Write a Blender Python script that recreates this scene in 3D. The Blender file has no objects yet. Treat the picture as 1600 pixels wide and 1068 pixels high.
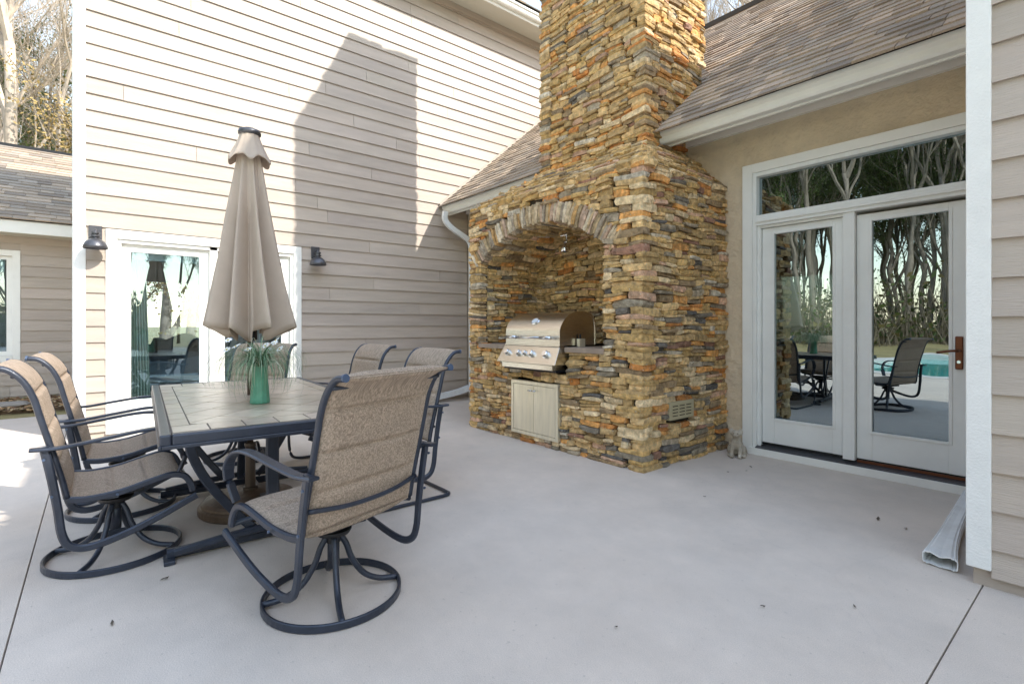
import bpy, math, random
from mathutils import Vector, Matrix, noise
R = math.radians
S = bpy.context.scene
C = S.collection

# ------------------------------------------------------------------ camera, light, exposure
cam = bpy.data.cameras.new("camera"); camo = bpy.data.objects.new("camera", cam); C.objects.link(camo)
camo.location = (0, 0, 1.2); camo.rotation_euler = (R(90), 0, R(50.7))
cam.sensor_width = 36; cam.lens = 17.865; cam.shift_y = -25 / 1600; cam.clip_end = 2000; cam.clip_start = .05
S.camera = camo
SUN = Vector((1, .5, 1.0)).normalized()
w = bpy.data.worlds.new("World"); S.world = w; w.use_nodes = True
wn = w.node_tree; bg = wn.nodes["Background"]
sky = wn.nodes.new("ShaderNodeTexSky"); sky.sky_type = 'NISHITA'; sky.sun_disc = False
sky.sun_elevation = math.asin(SUN.z); sky.sun_rotation = math.atan2(SUN.x, SUN.y)
sky.air_density = 1.7; sky.dust_density = 0.5; sky.ozone_density = 1.8
hs = wn.nodes.new('ShaderNodeHueSaturation'); hs.inputs['Saturation'].default_value = .72; wn.links.new(sky.outputs[0], hs.inputs['Color']); wn.links.new(hs.outputs[0], bg.inputs[0]); bg.inputs[1].default_value = .15
sl = bpy.data.lights.new("sun", 'SUN'); sl.energy = 2.0; sl.angle = R(.5); sl.color = (1, .94, .85)
so = bpy.data.objects.new("sun", sl); C.objects.link(so); so.rotation_euler = SUN.to_track_quat('Z', 'Y').to_euler()
S.view_settings.view_transform = 'Standard'; S.view_settings.look = 'None'; S.view_settings.gamma = 1
S.view_settings.exposure = 1.74
S.cycles.max_bounces = 8; S.cycles.transparent_max_bounces = 12
S.cycles.use_denoising = True
rnd = random.Random(7)

# ------------------------------------------------------------------ helpers
def tag(o, label=None, cat=None, group=None, kind=None):
    if label: o['label'] = label
    if cat: o['category'] = cat
    if group: o['group'] = group
    if kind: o['kind'] = kind
    return o

def thing(name, label, cat, loc=(0, 0, 0), rz=0, group=None):
    o = bpy.data.objects.new(name, None); o.empty_display_size = .1; C.objects.link(o)
    o.location = loc; o.rotation_euler = (0, 0, rz)
    return tag(o, label, cat, group)

def copy_tree(o, parent=None):
    c = o.copy(); C.objects.link(c)
    if parent: c.parent = parent
    for ch in [x for x in KIDS.get(o.name, [])]:
        copy_tree(ch, c)
    return c
KIDS = {}

LAT = [(x, y, z) for x in (-1, 0, 1) for y in (-1, 0, 1) for z in (-1, 0, 1) if (x, y, z) != (0, 0, 0)]
LI = {p: i for i, p in enumerate(LAT)}
LF = []
for ax in range(3):
    for s in (-1, 1):
        for i in (-1, 0):
            for j in (-1, 0):
                q = []
                for (a, b) in ((i, j), (i + 1, j), (i + 1, j + 1), (i, j + 1)):
                    p = [0, 0, 0]; p[ax] = s; p[(ax + 1) % 3] = a; p[(ax + 2) % 3] = b
                    q.append(LI[tuple(p)])
                if s < 0: q.reverse()
                LF.append(q)

class MB:
    def __init__(s): s.v = []; s.f = []; s.c = []; s.uv = None
    def quad(s, a, b, c, d, col=None):
        n = len(s.v); s.v += [tuple(a), tuple(b), tuple(c), tuple(d)]; s.f.append((n, n + 1, n + 2, n + 3)); s.c.append(col)
    def poly(s, pts, col=None):
        n = len(s.v); s.v += [tuple(p) for p in pts]; s.f.append(tuple(range(n, n + len(pts)))); s.c.append(col)
    def box(s, x0, x1, y0, y1, z0, z1, col=None):
        return s.hexa([(x0, y0, z0), (x1, y0, z0), (x1, y1, z0), (x0, y1, z0), (x0, y0, z1), (x1, y0, z1), (x1, y1, z1), (x0, y1, z1)], col)
    def hexa(s, p, col=None):
        n = len(s.v); s.v += [tuple(q) for q in p]
        for f in ((3, 2, 1, 0), (4, 5, 6, 7), (0, 1, 5, 4), (1, 2, 6, 5), (2, 3, 7, 6), (3, 0, 4, 7)):
            s.f.append(tuple(n + i for i in f)); s.c.append(col)
        return s
    def bar(s, a, b, w, h, up=(0, 0, 1), col=None):      # a box from a to b, w across, h along up
        a = Vector(a); b = Vector(b); d = (b - a).normalized(); sd = d.cross(Vector(up)).normalized(); u = sd.cross(d)
        p = []
        for c0 in (a, b):
            for (i, j) in ((-1, -1), (1, -1), (1, 1), (-1, 1)):
                p.append(c0 + sd * i * w / 2 + u * j * h / 2)
        n = len(s.v); s.v += [tuple(q) for q in p]
        for f in ((0, 1, 2, 3), (7, 6, 5, 4), (0, 4, 5, 1), (1, 5, 6, 2), (2, 6, 7, 3), (3, 7, 4, 0)):
            s.f.append(tuple(n + i for i in f)); s.c.append(col)
        return s
    def sweep(s, path, prof, up=(0, 0, 1), closed=False, cap=True, col=None, scale=None):
        # prof = list of (side, up) offsets
        P = [Vector(p) for p in path]; k = len(prof); n0 = len(s.v); N = len(P)
        for i, p in enumerate(P):
            if closed: d = P[(i + 1) % N] - P[i - 1]
            else: d = P[min(i + 1, N - 1)] - P[max(i - 1, 0)]
            d.normalize()
            if up is None:
                if i == 0: pu = d.orthogonal().normalized()
                pu = (pu - d * pu.dot(d)).normalized(); sd = d.cross(pu); u = pu; sc = scale[i] if scale else 1
                for (a, b) in prof: s.v.append(tuple(p + sd * a * sc + u * b * sc))
                continue
            u0 = Vector(up)
            if abs(d.dot(u0)) > .98: u0 = Vector((1, 0, 0)) if abs(d.x) < .9 else Vector((0, 1, 0))
            sd = d.cross(u0).normalized(); u = sd.cross(d)
            sc = scale[i] if scale else 1
            for (a, b) in prof: s.v.append(tuple(p + sd * a * sc + u * b * sc))
        for i in range(N if closed else N - 1):
            for j in range(k):
                a = n0 + i * k + j; b = n0 + i * k + (j + 1) % k; ni = (i + 1) % N
                s.f.append((a, b, n0 + ni * k + (j + 1) % k, n0 + ni * k + j)); s.c.append(col)
        if cap and not closed:
            s.f.append(tuple(n0 + j for j in range(k))[::-1]); s.c.append(col)
            s.f.append(tuple(n0 + (N - 1) * k + j for j in range(k))); s.c.append(col)
        return s
    def tube(s, path, r, sides=8, closed=False, up=(0, 0, 1), col=None, scale=None):
        return s.sweep(path, [(r * math.cos(2 * math.pi * i / sides), r * math.sin(2 * math.pi * i / sides)) for i in range(sides)], up, closed, True, col, scale)
    def flat(s, path, w, t, up=(0, 0, 1), closed=False, col=None):
        b = min(w, t) * .3
        return s.sweep(path, [(-w/2, -t/2+b), (-w/2+b, -t/2), (w/2-b, -t/2), (w/2, -t/2+b), (w/2, t/2-b), (w/2-b, t/2), (-w/2+b, t/2), (-w/2, t/2-b)], up, closed, True, col)
    def lathe(s, prof, n=24, cx=0, cy=0, col=None, M=None):
        n0 = len(s.v)
        for (r, z) in prof:
            for i in range(n):
                a = 2 * math.pi * i / n; p = Vector((cx + r * math.cos(a), cy + r * math.sin(a), z))
                s.v.append(tuple(M @ p if M else p))
        for i in range(len(prof) - 1):
            for j in range(n):
                s.f.append((n0 + i*n + j, n0 + i*n + (j+1) % n, n0 + (i+1)*n + (j+1) % n, n0 + (i+1)*n + j)); s.c.append(col)
        s.f.append(tuple(n0 + j for j in range(n))[::-1]); s.c.append(col)
        s.f.append(tuple(n0 + (len(prof)-1)*n + j for j in range(n))); s.c.append(col)
        return s
    def rock(s, c, U, V, N, hu, hv, hn, col=None, jit=.12, rr=rnd, rnd_edge=.93, rnd_corner=.82, warp=None):
        n = len(s.v); c = Vector(c)
        cu = [rr.uniform(-jit, jit) for _ in range(4)]
        for (x, y, z) in LAT:
            k = abs(x) + abs(y) + abs(z); f = 1.0 if k == 1 else (rnd_edge if k == 2 else rnd_corner)
            fx = x * f * (1 + cu[0] * y * .5) + rr.uniform(-jit, jit) * .55
            fy = y * f * (1 + cu[1] * x * .9) + rr.uniform(-jit, jit) * 1.1
            fz = z * f + rr.uniform(-jit, jit) * .8
            p = c + U * (fx * hu) + V * (fy * hv) + N * (fz * hn)
            if warp: p = warp(p)
            s.v.append(tuple(p))
        flip = U.cross(V).dot(N) < 0
        for q in LF:
            t = [n + i for i in q]
            s.f.append(tuple(t[::-1] if flip else t)); s.c.append(col)
        return s
    def build(s, name, mat, parent=None, smooth=False, bevel=0):
        me = bpy.data.meshes.new(name); me.from_pydata(s.v, [], s.f)
        if True:
            at = me.color_attributes.new("Col", 'FLOAT_COLOR', 'CORNER')
            arr = []
            for f, c in zip(s.f, s.c):
                cc = tuple(c) + (1,) if c is not None else (1, 1, 1, 1)
                arr += list(cc) * len(f)
            at.data.foreach_set("color", arr)
        me.materials.append(mat)
        if smooth: me.polygons.foreach_set("use_smooth", [True] * len(me.polygons))
        o = bpy.data.objects.new(name, me); C.objects.link(o)
        if parent:
            o.parent = parent; KIDS.setdefault(parent.name, []).append(o)
        if bevel:
            m = o.modifiers.new("bevel", 'BEVEL'); m.width = bevel; m.segments = 2; m.limit_method = 'ANGLE'; m.angle_limit = R(40)
        return o

def smooth_path(pts, n=6, closed=False):      # Catmull-Rom
    P = [Vector(p) for p in pts]; out = []; N = len(P)
    rng = range(N) if closed else range(N - 1)
    for i in rng:
        p0 = P[i-1] if (closed or i > 0) else P[0] * 2 - P[1]
        p1 = P[i]; p2 = P[(i+1) % N]; p3 = P[(i+2) % N] if (closed or i + 2 < N) else P[-1] * 2 - P[-2]
        for k in range(n):
            t = k / n
            out.append(.5 * ((2*p1) + (p2-p0)*t + (2*p0-5*p1+4*p2-p3)*t*t + (3*p1-p0-3*p2+p3)*t**3))
    if not closed: out.append(P[-1])
    return out

# ------------------------------------------------------------------ materials
def mat(name, col, rough=.6, metal=0, var=.0, vscale=3, attr=False, bump=0, bscale=40, stretch=None, spec=.5,
        col2=None, c2scale=1.5, c2fac=.5, speck=None, coat=0, bdist=.01, detail=6, wav=0):
    m = bpy.data.materials.new(name); m.use_nodes = True; nt = m.node_tree; N = nt.nodes; L = nt.links
    b = N["Principled BSDF"]; b.inputs["Roughness"].default_value = rough; b.inputs["Metallic"].default_value = metal
    b.inputs["Specular IOR Level"].default_value = spec
    if coat: b.inputs["Coat Weight"].default_value = coat
    tc = N.new("ShaderNodeTexCoord"); mp = N.new("ShaderNodeMapping"); L.new(tc.outputs["Object"], mp.inputs[0])
    if stretch: mp.inputs["Scale"].default_value = stretch
    if attr:
        a = N.new("ShaderNodeAttribute"); a.attribute_name = "Col"
        mx = N.new("ShaderNodeMix"); mx.data_type = 'RGBA'; mx.blend_type = 'MULTIPLY'; mx.inputs[0].default_value = 1
        mx.inputs[6].default_value = (*col, 1); L.new(a.outputs["Color"], mx.inputs[7]); cur = mx.outputs[2]
    else:
        rgb = N.new("ShaderNodeRGB"); rgb.outputs[0].default_value = (*col, 1); cur = rgb.outputs[0]
    if col2:
        n = N.new("ShaderNodeTexNoise"); n.inputs["Scale"].default_value = c2scale; n.inputs["Detail"].default_value = 8
        n.inputs["Roughness"].default_value = .65; L.new(mp.outputs[0], n.inputs[0])
        r = N.new("ShaderNodeValToRGB"); r.color_ramp.elements[0].position = .42; r.color_ramp.elements[1].position = .68
        r.color_ramp.elements[1].color = (c2fac,) * 3 + (1,); r.color_ramp.elements[0].color = (0, 0, 0, 1)
        L.new(n.outputs[0], r.inputs[0]); mx = N.new("ShaderNodeMix"); mx.data_type = 'RGBA'
        L.new(r.outputs[0], mx.inputs[0]); L.new(cur, mx.inputs[6]); mx.inputs[7].default_value = (*col2, 1); cur = mx.outputs[2]
    if var:
        n = N.new("ShaderNodeTexNoise"); n.inputs["Scale"].default_value = vscale; n.inputs["Detail"].default_value = detail
        n.inputs["Roughness"].default_value = .6; L.new(mp.outputs[0], n.inputs[0])
        mr = N.new("ShaderNodeMapRange"); mr.inputs[1].default_value = .3; mr.inputs[2].default_value = .7
        mr.inputs[3].default_value = 1 - var; mr.inputs[4].default_value = 1 + var; L.new(n.outputs[0], mr.inputs[0])
        mx = N.new("ShaderNodeVectorMath"); mx.operation = 'SCALE'; L.new(cur, mx.inputs[0]); L.new(mr.outputs[0], mx.inputs["Scale"]); cur = mx.outputs[0]
    if speck:
        n = N.new("ShaderNodeTexNoise"); n.inputs["Scale"].default_value = speck[1]; n.inputs["Detail"].default_value = 2; L.new(tc.outputs["Object"], n.inputs[0])
        r = N.new("ShaderNodeValToRGB"); r.color_ramp.elements[0].position = speck[2]; r.color_ramp.elements[1].position = speck[2] + .05
        L.new(n.outputs[0], r.inputs[0]); mx = N.new("ShaderNodeMix"); mx.data_type = 'RGBA'
        L.new(r.outputs[0], mx.inputs[0]); L.new(cur, mx.inputs[6]); mx.inputs[7].default_value = (*speck[0], 1); cur = mx.outputs[2]
    L.new(cur, b.inputs["Base Color"])
    if bump:
        n = N.new("ShaderNodeTexNoise"); n.inputs["Scale"].default_value = bscale; n.inputs["Detail"].default_value = 5; L.new(mp.outputs[0], n.inputs[0])
        bp = N.new("ShaderNodeBump"); bp.inputs["Strength"].default_value = bump; bp.inputs["Distance"].default_value = bdist
        L.new(n.outputs[0], bp.inputs["Height"]); L.new(bp.outputs[0], b.inputs["Normal"])
    return m

M = {}
M['siding'] = mat("siding_paint", (.455, .38, .315), .55, var=.09, vscale=1.6, attr=True, bump=.35, bscale=22, stretch=(1, 1, 9), spec=.5, bdist=.006)
M['siding_y'] = mat("siding_paint_long", (.50, .42, .35), .55, var=.05, vscale=2, attr=True, bump=.6, bscale=14, stretch=(1, 5, 14), bdist=.008)
M['white'] = mat("white_trim_paint", (.87, .855, .80), .45, var=.03, vscale=5, bump=.25, bscale=60, bdist=.004)
M['whiter'] = mat("rough_white_board", (.86, .85, .81), .5, var=.04, vscale=9, bump=.5, bscale=90, bdist=.006)
M['door_paint'] = mat("door_paint", (.86, .86, .82), .35, var=.03, vscale=4, col2=(.5, .47, .42), c2scale=2.2, c2fac=.14)
M['stucco'] = mat("stucco", (.68, .55, .385), .85, var=.08, vscale=3.0, bump=1.0, bscale=24, bdist=.02, col2=(.46, .38, .29), c2scale=9, c2fac=.3)
M['soffit'] = mat("soffit_paint", (.62, .59, .50), .6)
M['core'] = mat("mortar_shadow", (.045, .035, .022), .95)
M['stone'] = mat("field_stone", (1, 1, 1), .8, attr=True, var=.42, vscale=22, bump=1.0, bscale=60, bdist=.012, col2=(.12, .095, .06), c2scale=15, c2fac=.4, speck=((.55, .5, .38), 60, .67), spec=.3)
M['shingle'] = mat("asphalt_shingle", (1, 1, 1), .9, attr=True, var=.25, vscale=120, bump=.8, bscale=300, bdist=.004)
M['deck'] = mat("roof_felt", (.07, .06, .05), .9)
M['glass_room'] = mat("room_paint", (.66, .66, .62), .8)
M['room_floor'] = mat("room_floor_wood", (.16, .10, .06), .4, var=.2, vscale=6)
M['metal'] = mat("chair_frame_metal", (.032, .040, .060), .33, metal=.25, var=.2, vscale=14, bump=.15, bscale=200, spec=.6)
M['steel'] = mat("brushed_steel", (.70, .66, .58), .27, metal=1, var=.10, vscale=9, stretch=(1, 1, 12), bump=.06, bscale=70)
M['steel_door'] = mat("cabinet_steel", (.80, .73, .56), .4, metal=.55, var=.14, vscale=5, stretch=(6, 6, .7), col2=(.55, .48, .34), c2scale=2.5, c2fac=.35)
M['chrome'] = mat("chrome", (.75, .76, .78), .12, metal=1)
M['cap'] = mat("plastic_cap", (.06, .09, .15), .4)
M['black'] = mat("black_metal", (.018, .018, .02), .45, metal=.3)
M['lamp'] = mat("lantern_metal", (.10, .10, .11), .38, metal=.6, var=.15, vscale=20)
M['red'] = mat("red_badge", (.5, .06, .05), .4)
M['dial'] = mat("dial_white", (.7, .75, .8), .2)
M['canvas'] = mat("umbrella_canvas", (.47, .385, .31), .9, var=.06, vscale=6, bump=.3, bscale=500, bdist=.002)
M['iron'] = mat("umbrella_base_iron", (.13, .085, .055), .45, metal=.3, var=.35, vscale=8, bump=.3, bscale=30)
M['pole'] = mat("bronze_pole", (.10, .075, .055), .4, metal=.5, var=.2)
M['tile'] = mat("stone_tile", (.48, .39, .30), .3, attr=True, var=.14, vscale=14, col2=(.34, .27, .21), c2scale=8, c2fac=.4, bump=.12, bscale=30, spec=.6)
M['grout'] = mat("grout", (.12, .10, .085), .8)
M['vase'] = mat("green_glaze", (.11, .34, .22), .2, var=.12, vscale=20, spec=.6)
M['blade'] = mat("grass_blade", (1, 1, 1), .5, attr=True)
M['petal'] = mat("petal", (.85, .85, .82), .6)
M['yolk'] = mat("flower_centre", (.6, .45, .06), .7)
M['statue'] = mat("cast_stone", (.45, .38, .29), .85, var=.3, vscale=14, bump=.8, bscale=70, col2=(.55, .52, .46), c2scale=12, c2fac=.6)
M['vent'] = mat("vent_plastic", (.42, .36, .22), .6, var=.1)
M['bronze'] = mat("door_handle_bronze", (.16, .06, .03), .35, metal=.7)
M['bark_pale'] = mat("pale_bark", (.48, .40, .32), .8, var=.35, vscale=4, stretch=(1, 1, .4), bump=.5, bscale=20)
M['bark'] = mat("grey_bark", (.24, .20, .16), .85, var=.35, vscale=4, stretch=(1, 1, .4))
M['leaf_green'] = mat("evergreen_leaf", (.11, .15, .05), .6, var=.4, vscale=1)
M['leaf_tan'] = mat("dry_leaf", (.30, .21, .07), .7, var=.4, vscale=1.5)
M['lawn'] = mat("dormant_lawn", (.33, .26, .12), .9, var=.25, vscale=.4, bump=.8, bscale=30, col2=(.16, .17, .06), c2scale=.25, c2fac=.5)
M['rug'] = mat("curtain_cloth", (.62, .64, .52), .8)
M['cover'] = mat("dust_sheet", (.42, .45, .46), .8)
M['coping'] = mat("pool_coping", (.62, .60, .57), .7, var=.06)
M['mulch'] = mat("leaf_mulch", (.16, .10, .06), .9, var=.4, vscale=12)
M['leaves'] = mat("fallen_leaf", (1, 1, 1), .8, attr=True)
M['down'] = mat("white_plastic", (.82, .83, .82), .4, var=.07, vscale=10, col2=(.52, .48, .42), c2scale=6, c2fac=.25)
M['edge_stone'] = mat("edging_stone", (.30, .27, .24), .85, var=.2, vscale=6)

# concrete: broom finish, blotches, hairline cracks, dirt near joints
def concrete():
    m = mat("patio_concrete", (.67, .58, .50), .78, var=.06, vscale=1.4, col2=(.46, .43, .40), c2scale=1.1, c2fac=.32, bump=.35, bscale=160, bdist=.004, detail=10)
    nt = m.node_tree; N = nt.nodes; L = nt.links; b = N["Principled BSDF"]; cur = b.inputs["Base Color"].links[0].from_socket
    tc = N.new("ShaderNodeTexCoord")
    n = N.new("ShaderNodeTexNoise"); n.inputs["Scale"].default_value = 45; n.inputs["Detail"].default_value = 3; L.new(tc.outputs["Object"], n.inputs[0])
    r = N.new("ShaderNodeValToRGB"); r.color_ramp.elements[0].position = .66; r.color_ramp.elements[1].position = .75
    r.color_ramp.elements[1].color = (.35, .35, .35, 1); L.new(n.outputs[0], r.inputs[0])
    mx = N.new("ShaderNodeMix"); mx.data_type = 'RGBA'; L.new(r.outputs[0], mx.inputs[0]); L.new(cur, mx.inputs[6]); mx.inputs[7].default_value = (.25, .22, .19, 1)
    st = N.new("ShaderNodeTexNoise"); st.inputs["Scale"].default_value = 3.2; st.inputs["Detail"].default_value = 9; st.inputs["Roughness"].default_value = .72; L.new(tc.outputs["Object"], st.inputs[0])
    sr = N.new("ShaderNodeMapRange"); sr.inputs[1].default_value = .35; sr.inputs[2].default_value = .75; sr.inputs[3].default_value = 1.03; sr.inputs[4].default_value = .90; L.new(st.outputs[0], sr.inputs[0])
    sm = N.new("ShaderNodeVectorMath"); sm.operation = 'SCALE'; L.new(mx.outputs[2], sm.inputs[0]); L.new(sr.outputs[0], sm.inputs["Scale"])
    fg = N.new("ShaderNodeTexNoise"); fg.inputs["Scale"].default_value = 260; fg.inputs["Detail"].default_value = 2; L.new(tc.outputs["Object"], fg.inputs[0])
    fr_ = N.new("ShaderNodeMapRange"); fr_.inputs[1].default_value = .3; fr_.inputs[2].default_value = .7; fr_.inputs[3].default_value = .88; fr_.inputs[4].default_value = 1.12; L.new(fg.outputs[0], fr_.inputs[0])
    sm2 = N.new("ShaderNodeVectorMath"); sm2.operation = 'SCALE'; L.new(sm.outputs[0], sm2.inputs[0]); L.new(fr_.outputs[0], sm2.inputs["Scale"])
    # hairline cracks
    n2 = N.new("ShaderNodeTexNoise"); n2.inputs["Scale"].default_value = 1.3; n2.inputs["Detail"].default_value = 6; L.new(tc.outputs["Object"], n2.inputs[0])
    va = N.new("ShaderNodeVectorMath"); va.operation = 'ADD'; L.new(tc.outputs["Object"], va.inputs[0])
    vs = N.new("ShaderNodeVectorMath"); vs.operation = 'SCALE'; vs.inputs["Scale"].default_value = .5; L.new(n2.outputs["Color"], vs.inputs[0]); L.new(vs.outputs[0], va.inputs[1])
    vo = N.new("ShaderNodeTexVoronoi"); vo.feature = 'DISTANCE_TO_EDGE'; vo.inputs["Scale"].default_value = .42; L.new(va.outputs[0], vo.inputs[0])
    r2 = N.new("ShaderNodeValToRGB"); r2.color_ramp.elements[0].position = 0; r2.color_ramp.elements[1].position = .0016
    r2.color_ramp.elements[0].color = (.06, .06, .06, 1); r2.color_ramp.elements[1].color = (0, 0, 0, 1); L.new(vo.outputs[0], r2.inputs[0])
    mx2 = N.new("ShaderNodeMix"); mx2.data_type = 'RGBA'; L.new(r2.outputs[0], mx2.inputs[0]); L.new(sm2.outputs[0], mx2.inputs[6]); mx2.inputs[7].default_value = (.24, .22, .2, 1)
    L.new(mx2.outputs[2], b.inputs["Base Color"])
    return m
M['concrete'] = concrete()
M['joint'] = mat("joint_dirt", (.19, .17, .15), .95, var=.3, vscale=20)

def glass(name, tint, fac, wob, wscale):
    m = bpy.data.materials.new(name); m.use_nodes = True; nt = m.node_tree; N = nt.nodes; L = nt.links; N.clear()
    o = N.new("ShaderNodeOutputMaterial"); mx = N.new("ShaderNodeMixShader"); t = N.new("ShaderNodeBsdfTransparent"); g = N.new("ShaderNodeBsdfGlossy")
    t.inputs[0].default_value = (*tint, 1); g.inputs["Roughness"].default_value = 0.0; g.inputs[0].default_value = (.80, .93, .98, 1)
    lw = N.new("ShaderNodeLayerWeight"); lw.inputs[0].default_value = .25
    mr = N.new("ShaderNodeMapRange"); mr.inputs[3].default_value = fac; mr.inputs[4].default_value = 1; L.new(lw.outputs["Fresnel"], mr.inputs[0])
    L.new(mr.outputs[0], mx.inputs[0]); L.new(t.outputs[0], mx.inputs[1]); L.new(g.outputs[0], mx.inputs[2]); L.new(mx.outputs[0], o.inputs[0])
    tc = N.new("ShaderNodeTexCoord"); n = N.new("ShaderNodeTexNoise"); n.inputs["Scale"].default_value = wscale; n.inputs["Detail"].default_value = 1
    L.new(tc.outputs["Object"], n.inputs[0]); bp = N.new("ShaderNodeBump"); bp.inputs["Strength"].default_value = wob; bp.inputs["Distance"].default_value = .02
    L.new(n.outputs[0], bp.inputs["Height"]); L.new(bp.outputs[0], g.inputs["Normal"])
    return m
M['pane'] = glass("door_glass", (.20, .25, .25), .32, .10, 2.2)
M['pane_soft'] = glass("window_glass", (.80, .90, .96), .15, .03, 1.5)

def fabric():
    m = mat("sling_fabric", (.46, .36, .275), .85, var=.05, vscale=9)
    nt = m.node_tree; N = nt.nodes; L = nt.links; b = N["Principled BSDF"]; cur = b.inputs["Base Color"].links[0].from_socket
    tc = N.new("ShaderNodeTexCoord"); sep = N.new("ShaderNodeSeparateXYZ"); L.new(tc.outputs["Object"], sep.inputs[0])
    comb = N.new("ShaderNodeCombineXYZ"); ad = N.new("ShaderNodeMath"); ad.operation = 'ADD'
    L.new(sep.outputs[0], ad.inputs[0]); L.new(sep.outputs[2], ad.inputs[1]); L.new(ad.outputs[0], comb.inputs[0]); L.new(sep.outputs[1], comb.inputs[1])
    n = N.new("ShaderNodeTexVoronoi"); n.voronoi_dimensions = '2D'; n.distance = 'CHEBYCHEV'; n.inputs["Scale"].default_value = 230; n.inputs["Randomness"].default_value = .55; L.new(comb.outputs[0], n.inputs[0])
    mr = N.new("ShaderNodeMapRange"); mr.inputs[1].default_value = .0; mr.inputs[2].default_value = 1; mr.inputs[3].default_value = .5; mr.inputs[4].default_value = 1.5; L.new(n.outputs["Color"], mr.inputs[0])
    sc = N.new("ShaderNodeVectorMath"); sc.operation = 'SCALE'; L.new(cur, sc.inputs[0]); L.new(mr.outputs[0], sc.inputs["Scale"]); L.new(sc.outputs[0], b.inputs["Base Color"])
    bp = N.new("ShaderNodeBump"); bp.inputs["Strength"].default_value = .5; bp.inputs["Distance"].default_value = .003
    L.new(n.outputs["Distance"], bp.inputs["Height"]); L.new(bp.outputs[0], b.inputs["Normal"])
    # open weave: light passes a little
    t = N.new("ShaderNodeBsdfTranslucent"); t.inputs[0].default_value = (.5, .42, .3, 1)
    ms = N.new("ShaderNodeMixShader"); ms.inputs[0].default_value = .22
    L.new(b.outputs[0], ms.inputs[1]); L.new(t.outputs[0], ms.inputs[2]); L.new(ms.outputs[0], N["Material Output"].inputs[0])
    return m
M['fabric'] = fabric()

def water():
    m = bpy.data.materials.new("pool_water"); m.use_nodes = True; nt = m.node_tree; N = nt.nodes; L = nt.links; b = N["Principled BSDF"]
    b.inputs["Base Color"].default_value = (.02, .48, .45, 1); b.inputs["Roughness"].default_value = .05
    n = N.new("ShaderNodeTexNoise"); n.inputs["Scale"].default_value = 4; bp = N.new("ShaderNodeBump"); bp.inputs["Strength"].default_value = .2
    L.new(n.outputs[0], bp.inputs["Height"]); L.new(bp.outputs[0], b.inputs["Normal"]); return m
M['water'] = water()
M['coping_w'] = M['coping']

# ------------------------------------------------------------------ the ground
def sheet(name, x0, x1, y0, y1, z, m, kind='structure', label=None):
    b = MB(); b.quad((x0, y0, z), (x1, y0, z), (x1, y1, z), (x0, y1, z)); o = b.build(name, m); return tag(o, label, None, None, kind)
b = MB()
PX0, PX1, PY0, PY1 = -5.5, 14, -15, -6.2      # pool hole
for (x0, x1, y0, y1) in ((-600, 600, -600, -30), (-600, 600, -30, PY0), (-600, PX0, PY0, PY1), (PX1, 600, PY0, PY1), (-600, 600, PY1, 600)):
    b.quad((x0, y0, -.03), (x1, y0, -.03), (x1, y1, -.03), (x0, y1, -.03))
tag(b.build("lawn", M['lawn']), kind='structure')
# patio slabs with open joints between them
b = MB()
G = .0028
xs = [-40, -17.6, -14.8, -12.0, -9.2, -6.3, -.44, 2.5, 5.5, 8.5, 20]
xs[0] = -20
ys = [-5.6, -3.0, -.26, 5.4]
slabs = thing("concrete_patio", "pale broom finished concrete patio with straight control joints", "patio")
slabs.pop('label'); slabs.pop('category'); slabs['kind'] = 'structure'
for i in range(len(xs) - 1):
    for j in range(len(ys) - 1):
        x0, x1, y0, y1 = xs[i], xs[i+1], ys[j], ys[j+1]
        if x1 < -9.3: continue
        x0 = max(x0, -9.2)
        q = MB(); z = 0
        q.hexa([(x0+G, y0+G, -.1), (x1-G, y0+G, -.1), (x1-G, y1-G, -.1), (x0+G, y1-G, -.1), (x0+G, y0+G, z), (x1-G, y0+G, z), (x1-G, y1-G, z), (x0+G, y1-G, z)])
        q.build("slab", M['concrete'], slabs, bevel=.002)
tag(sheet("joint_bed", -9.2, 20, -5.6, 5.4, -.014, M['joint']), kind='structure')
# pool
b = MB()
b.quad((PX0, PY0, -1.5), (PX1, PY0, -1.5), (PX1, PY1, -1.5), (PX0, PY1, -1.5))
tag(b.build("pool_floor", M['coping']), kind='structure')
tag(sheet("pool_water", PX0, PX1, PY0, PY1, -.10, M['water']), kind='structure')
b = MB()
for (x0, x1, y0, y1) in ((PX0-.5, PX1+.5, PY1, PY1+.6), (PX0-.5, PX1+.5, PY0-.9, PY0), (PX0-.5, PX0, PY0, PY1), (PX1, PX1+.5, PY0, PY1)):
    b.box(x0, x1, y0, y1, -.4, .03)
tag(b.build("pool_coping", M['coping']), kind='structure')

# mulch bed with fallen leaves by the far wing
bed = MB(); bed.box(-11.5, -9.95, -8, -.17, -.05, .02); tag(bed.build("mulch_bed", M['mulch']), kind='structure')
b = MB(); rr = random.Random(3)
for i in range(5200):
    x = rr.uniform(-11.45, -9.8); y = rr.uniform(-4, -.15); a = rr.uniform(0, 6.3); s = rr.uniform(.02, .05); z = .025 + rr.random() * .02
    d = Vector((math.cos(a), math.sin(a), rr.uniform(-.4, .4))) * s; e = Vector((-math.sin(a), math.cos(a), rr.uniform(-.4, .4))) * s * .6
    p = Vector((x, y, z)); k = rr.random()
    col = (.42, .26, .12) if k < .45 else ((.24, .13, .07) if k < .75 else ((.52, .40, .24) if k < .92 else (.12, .14, .05)))
    b.quad(p - d, p - e, p + d, p + e, col)
tag(b.build("fallen_leaves", M['leaves']), "brown fallen leaves covering the bed under the far wing's wall", "leaves", kind='stuff')
edg = thing("bed_edging", "flat grey stepping slabs laid along the leafy bed below the far wing's window", "edging")
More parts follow.
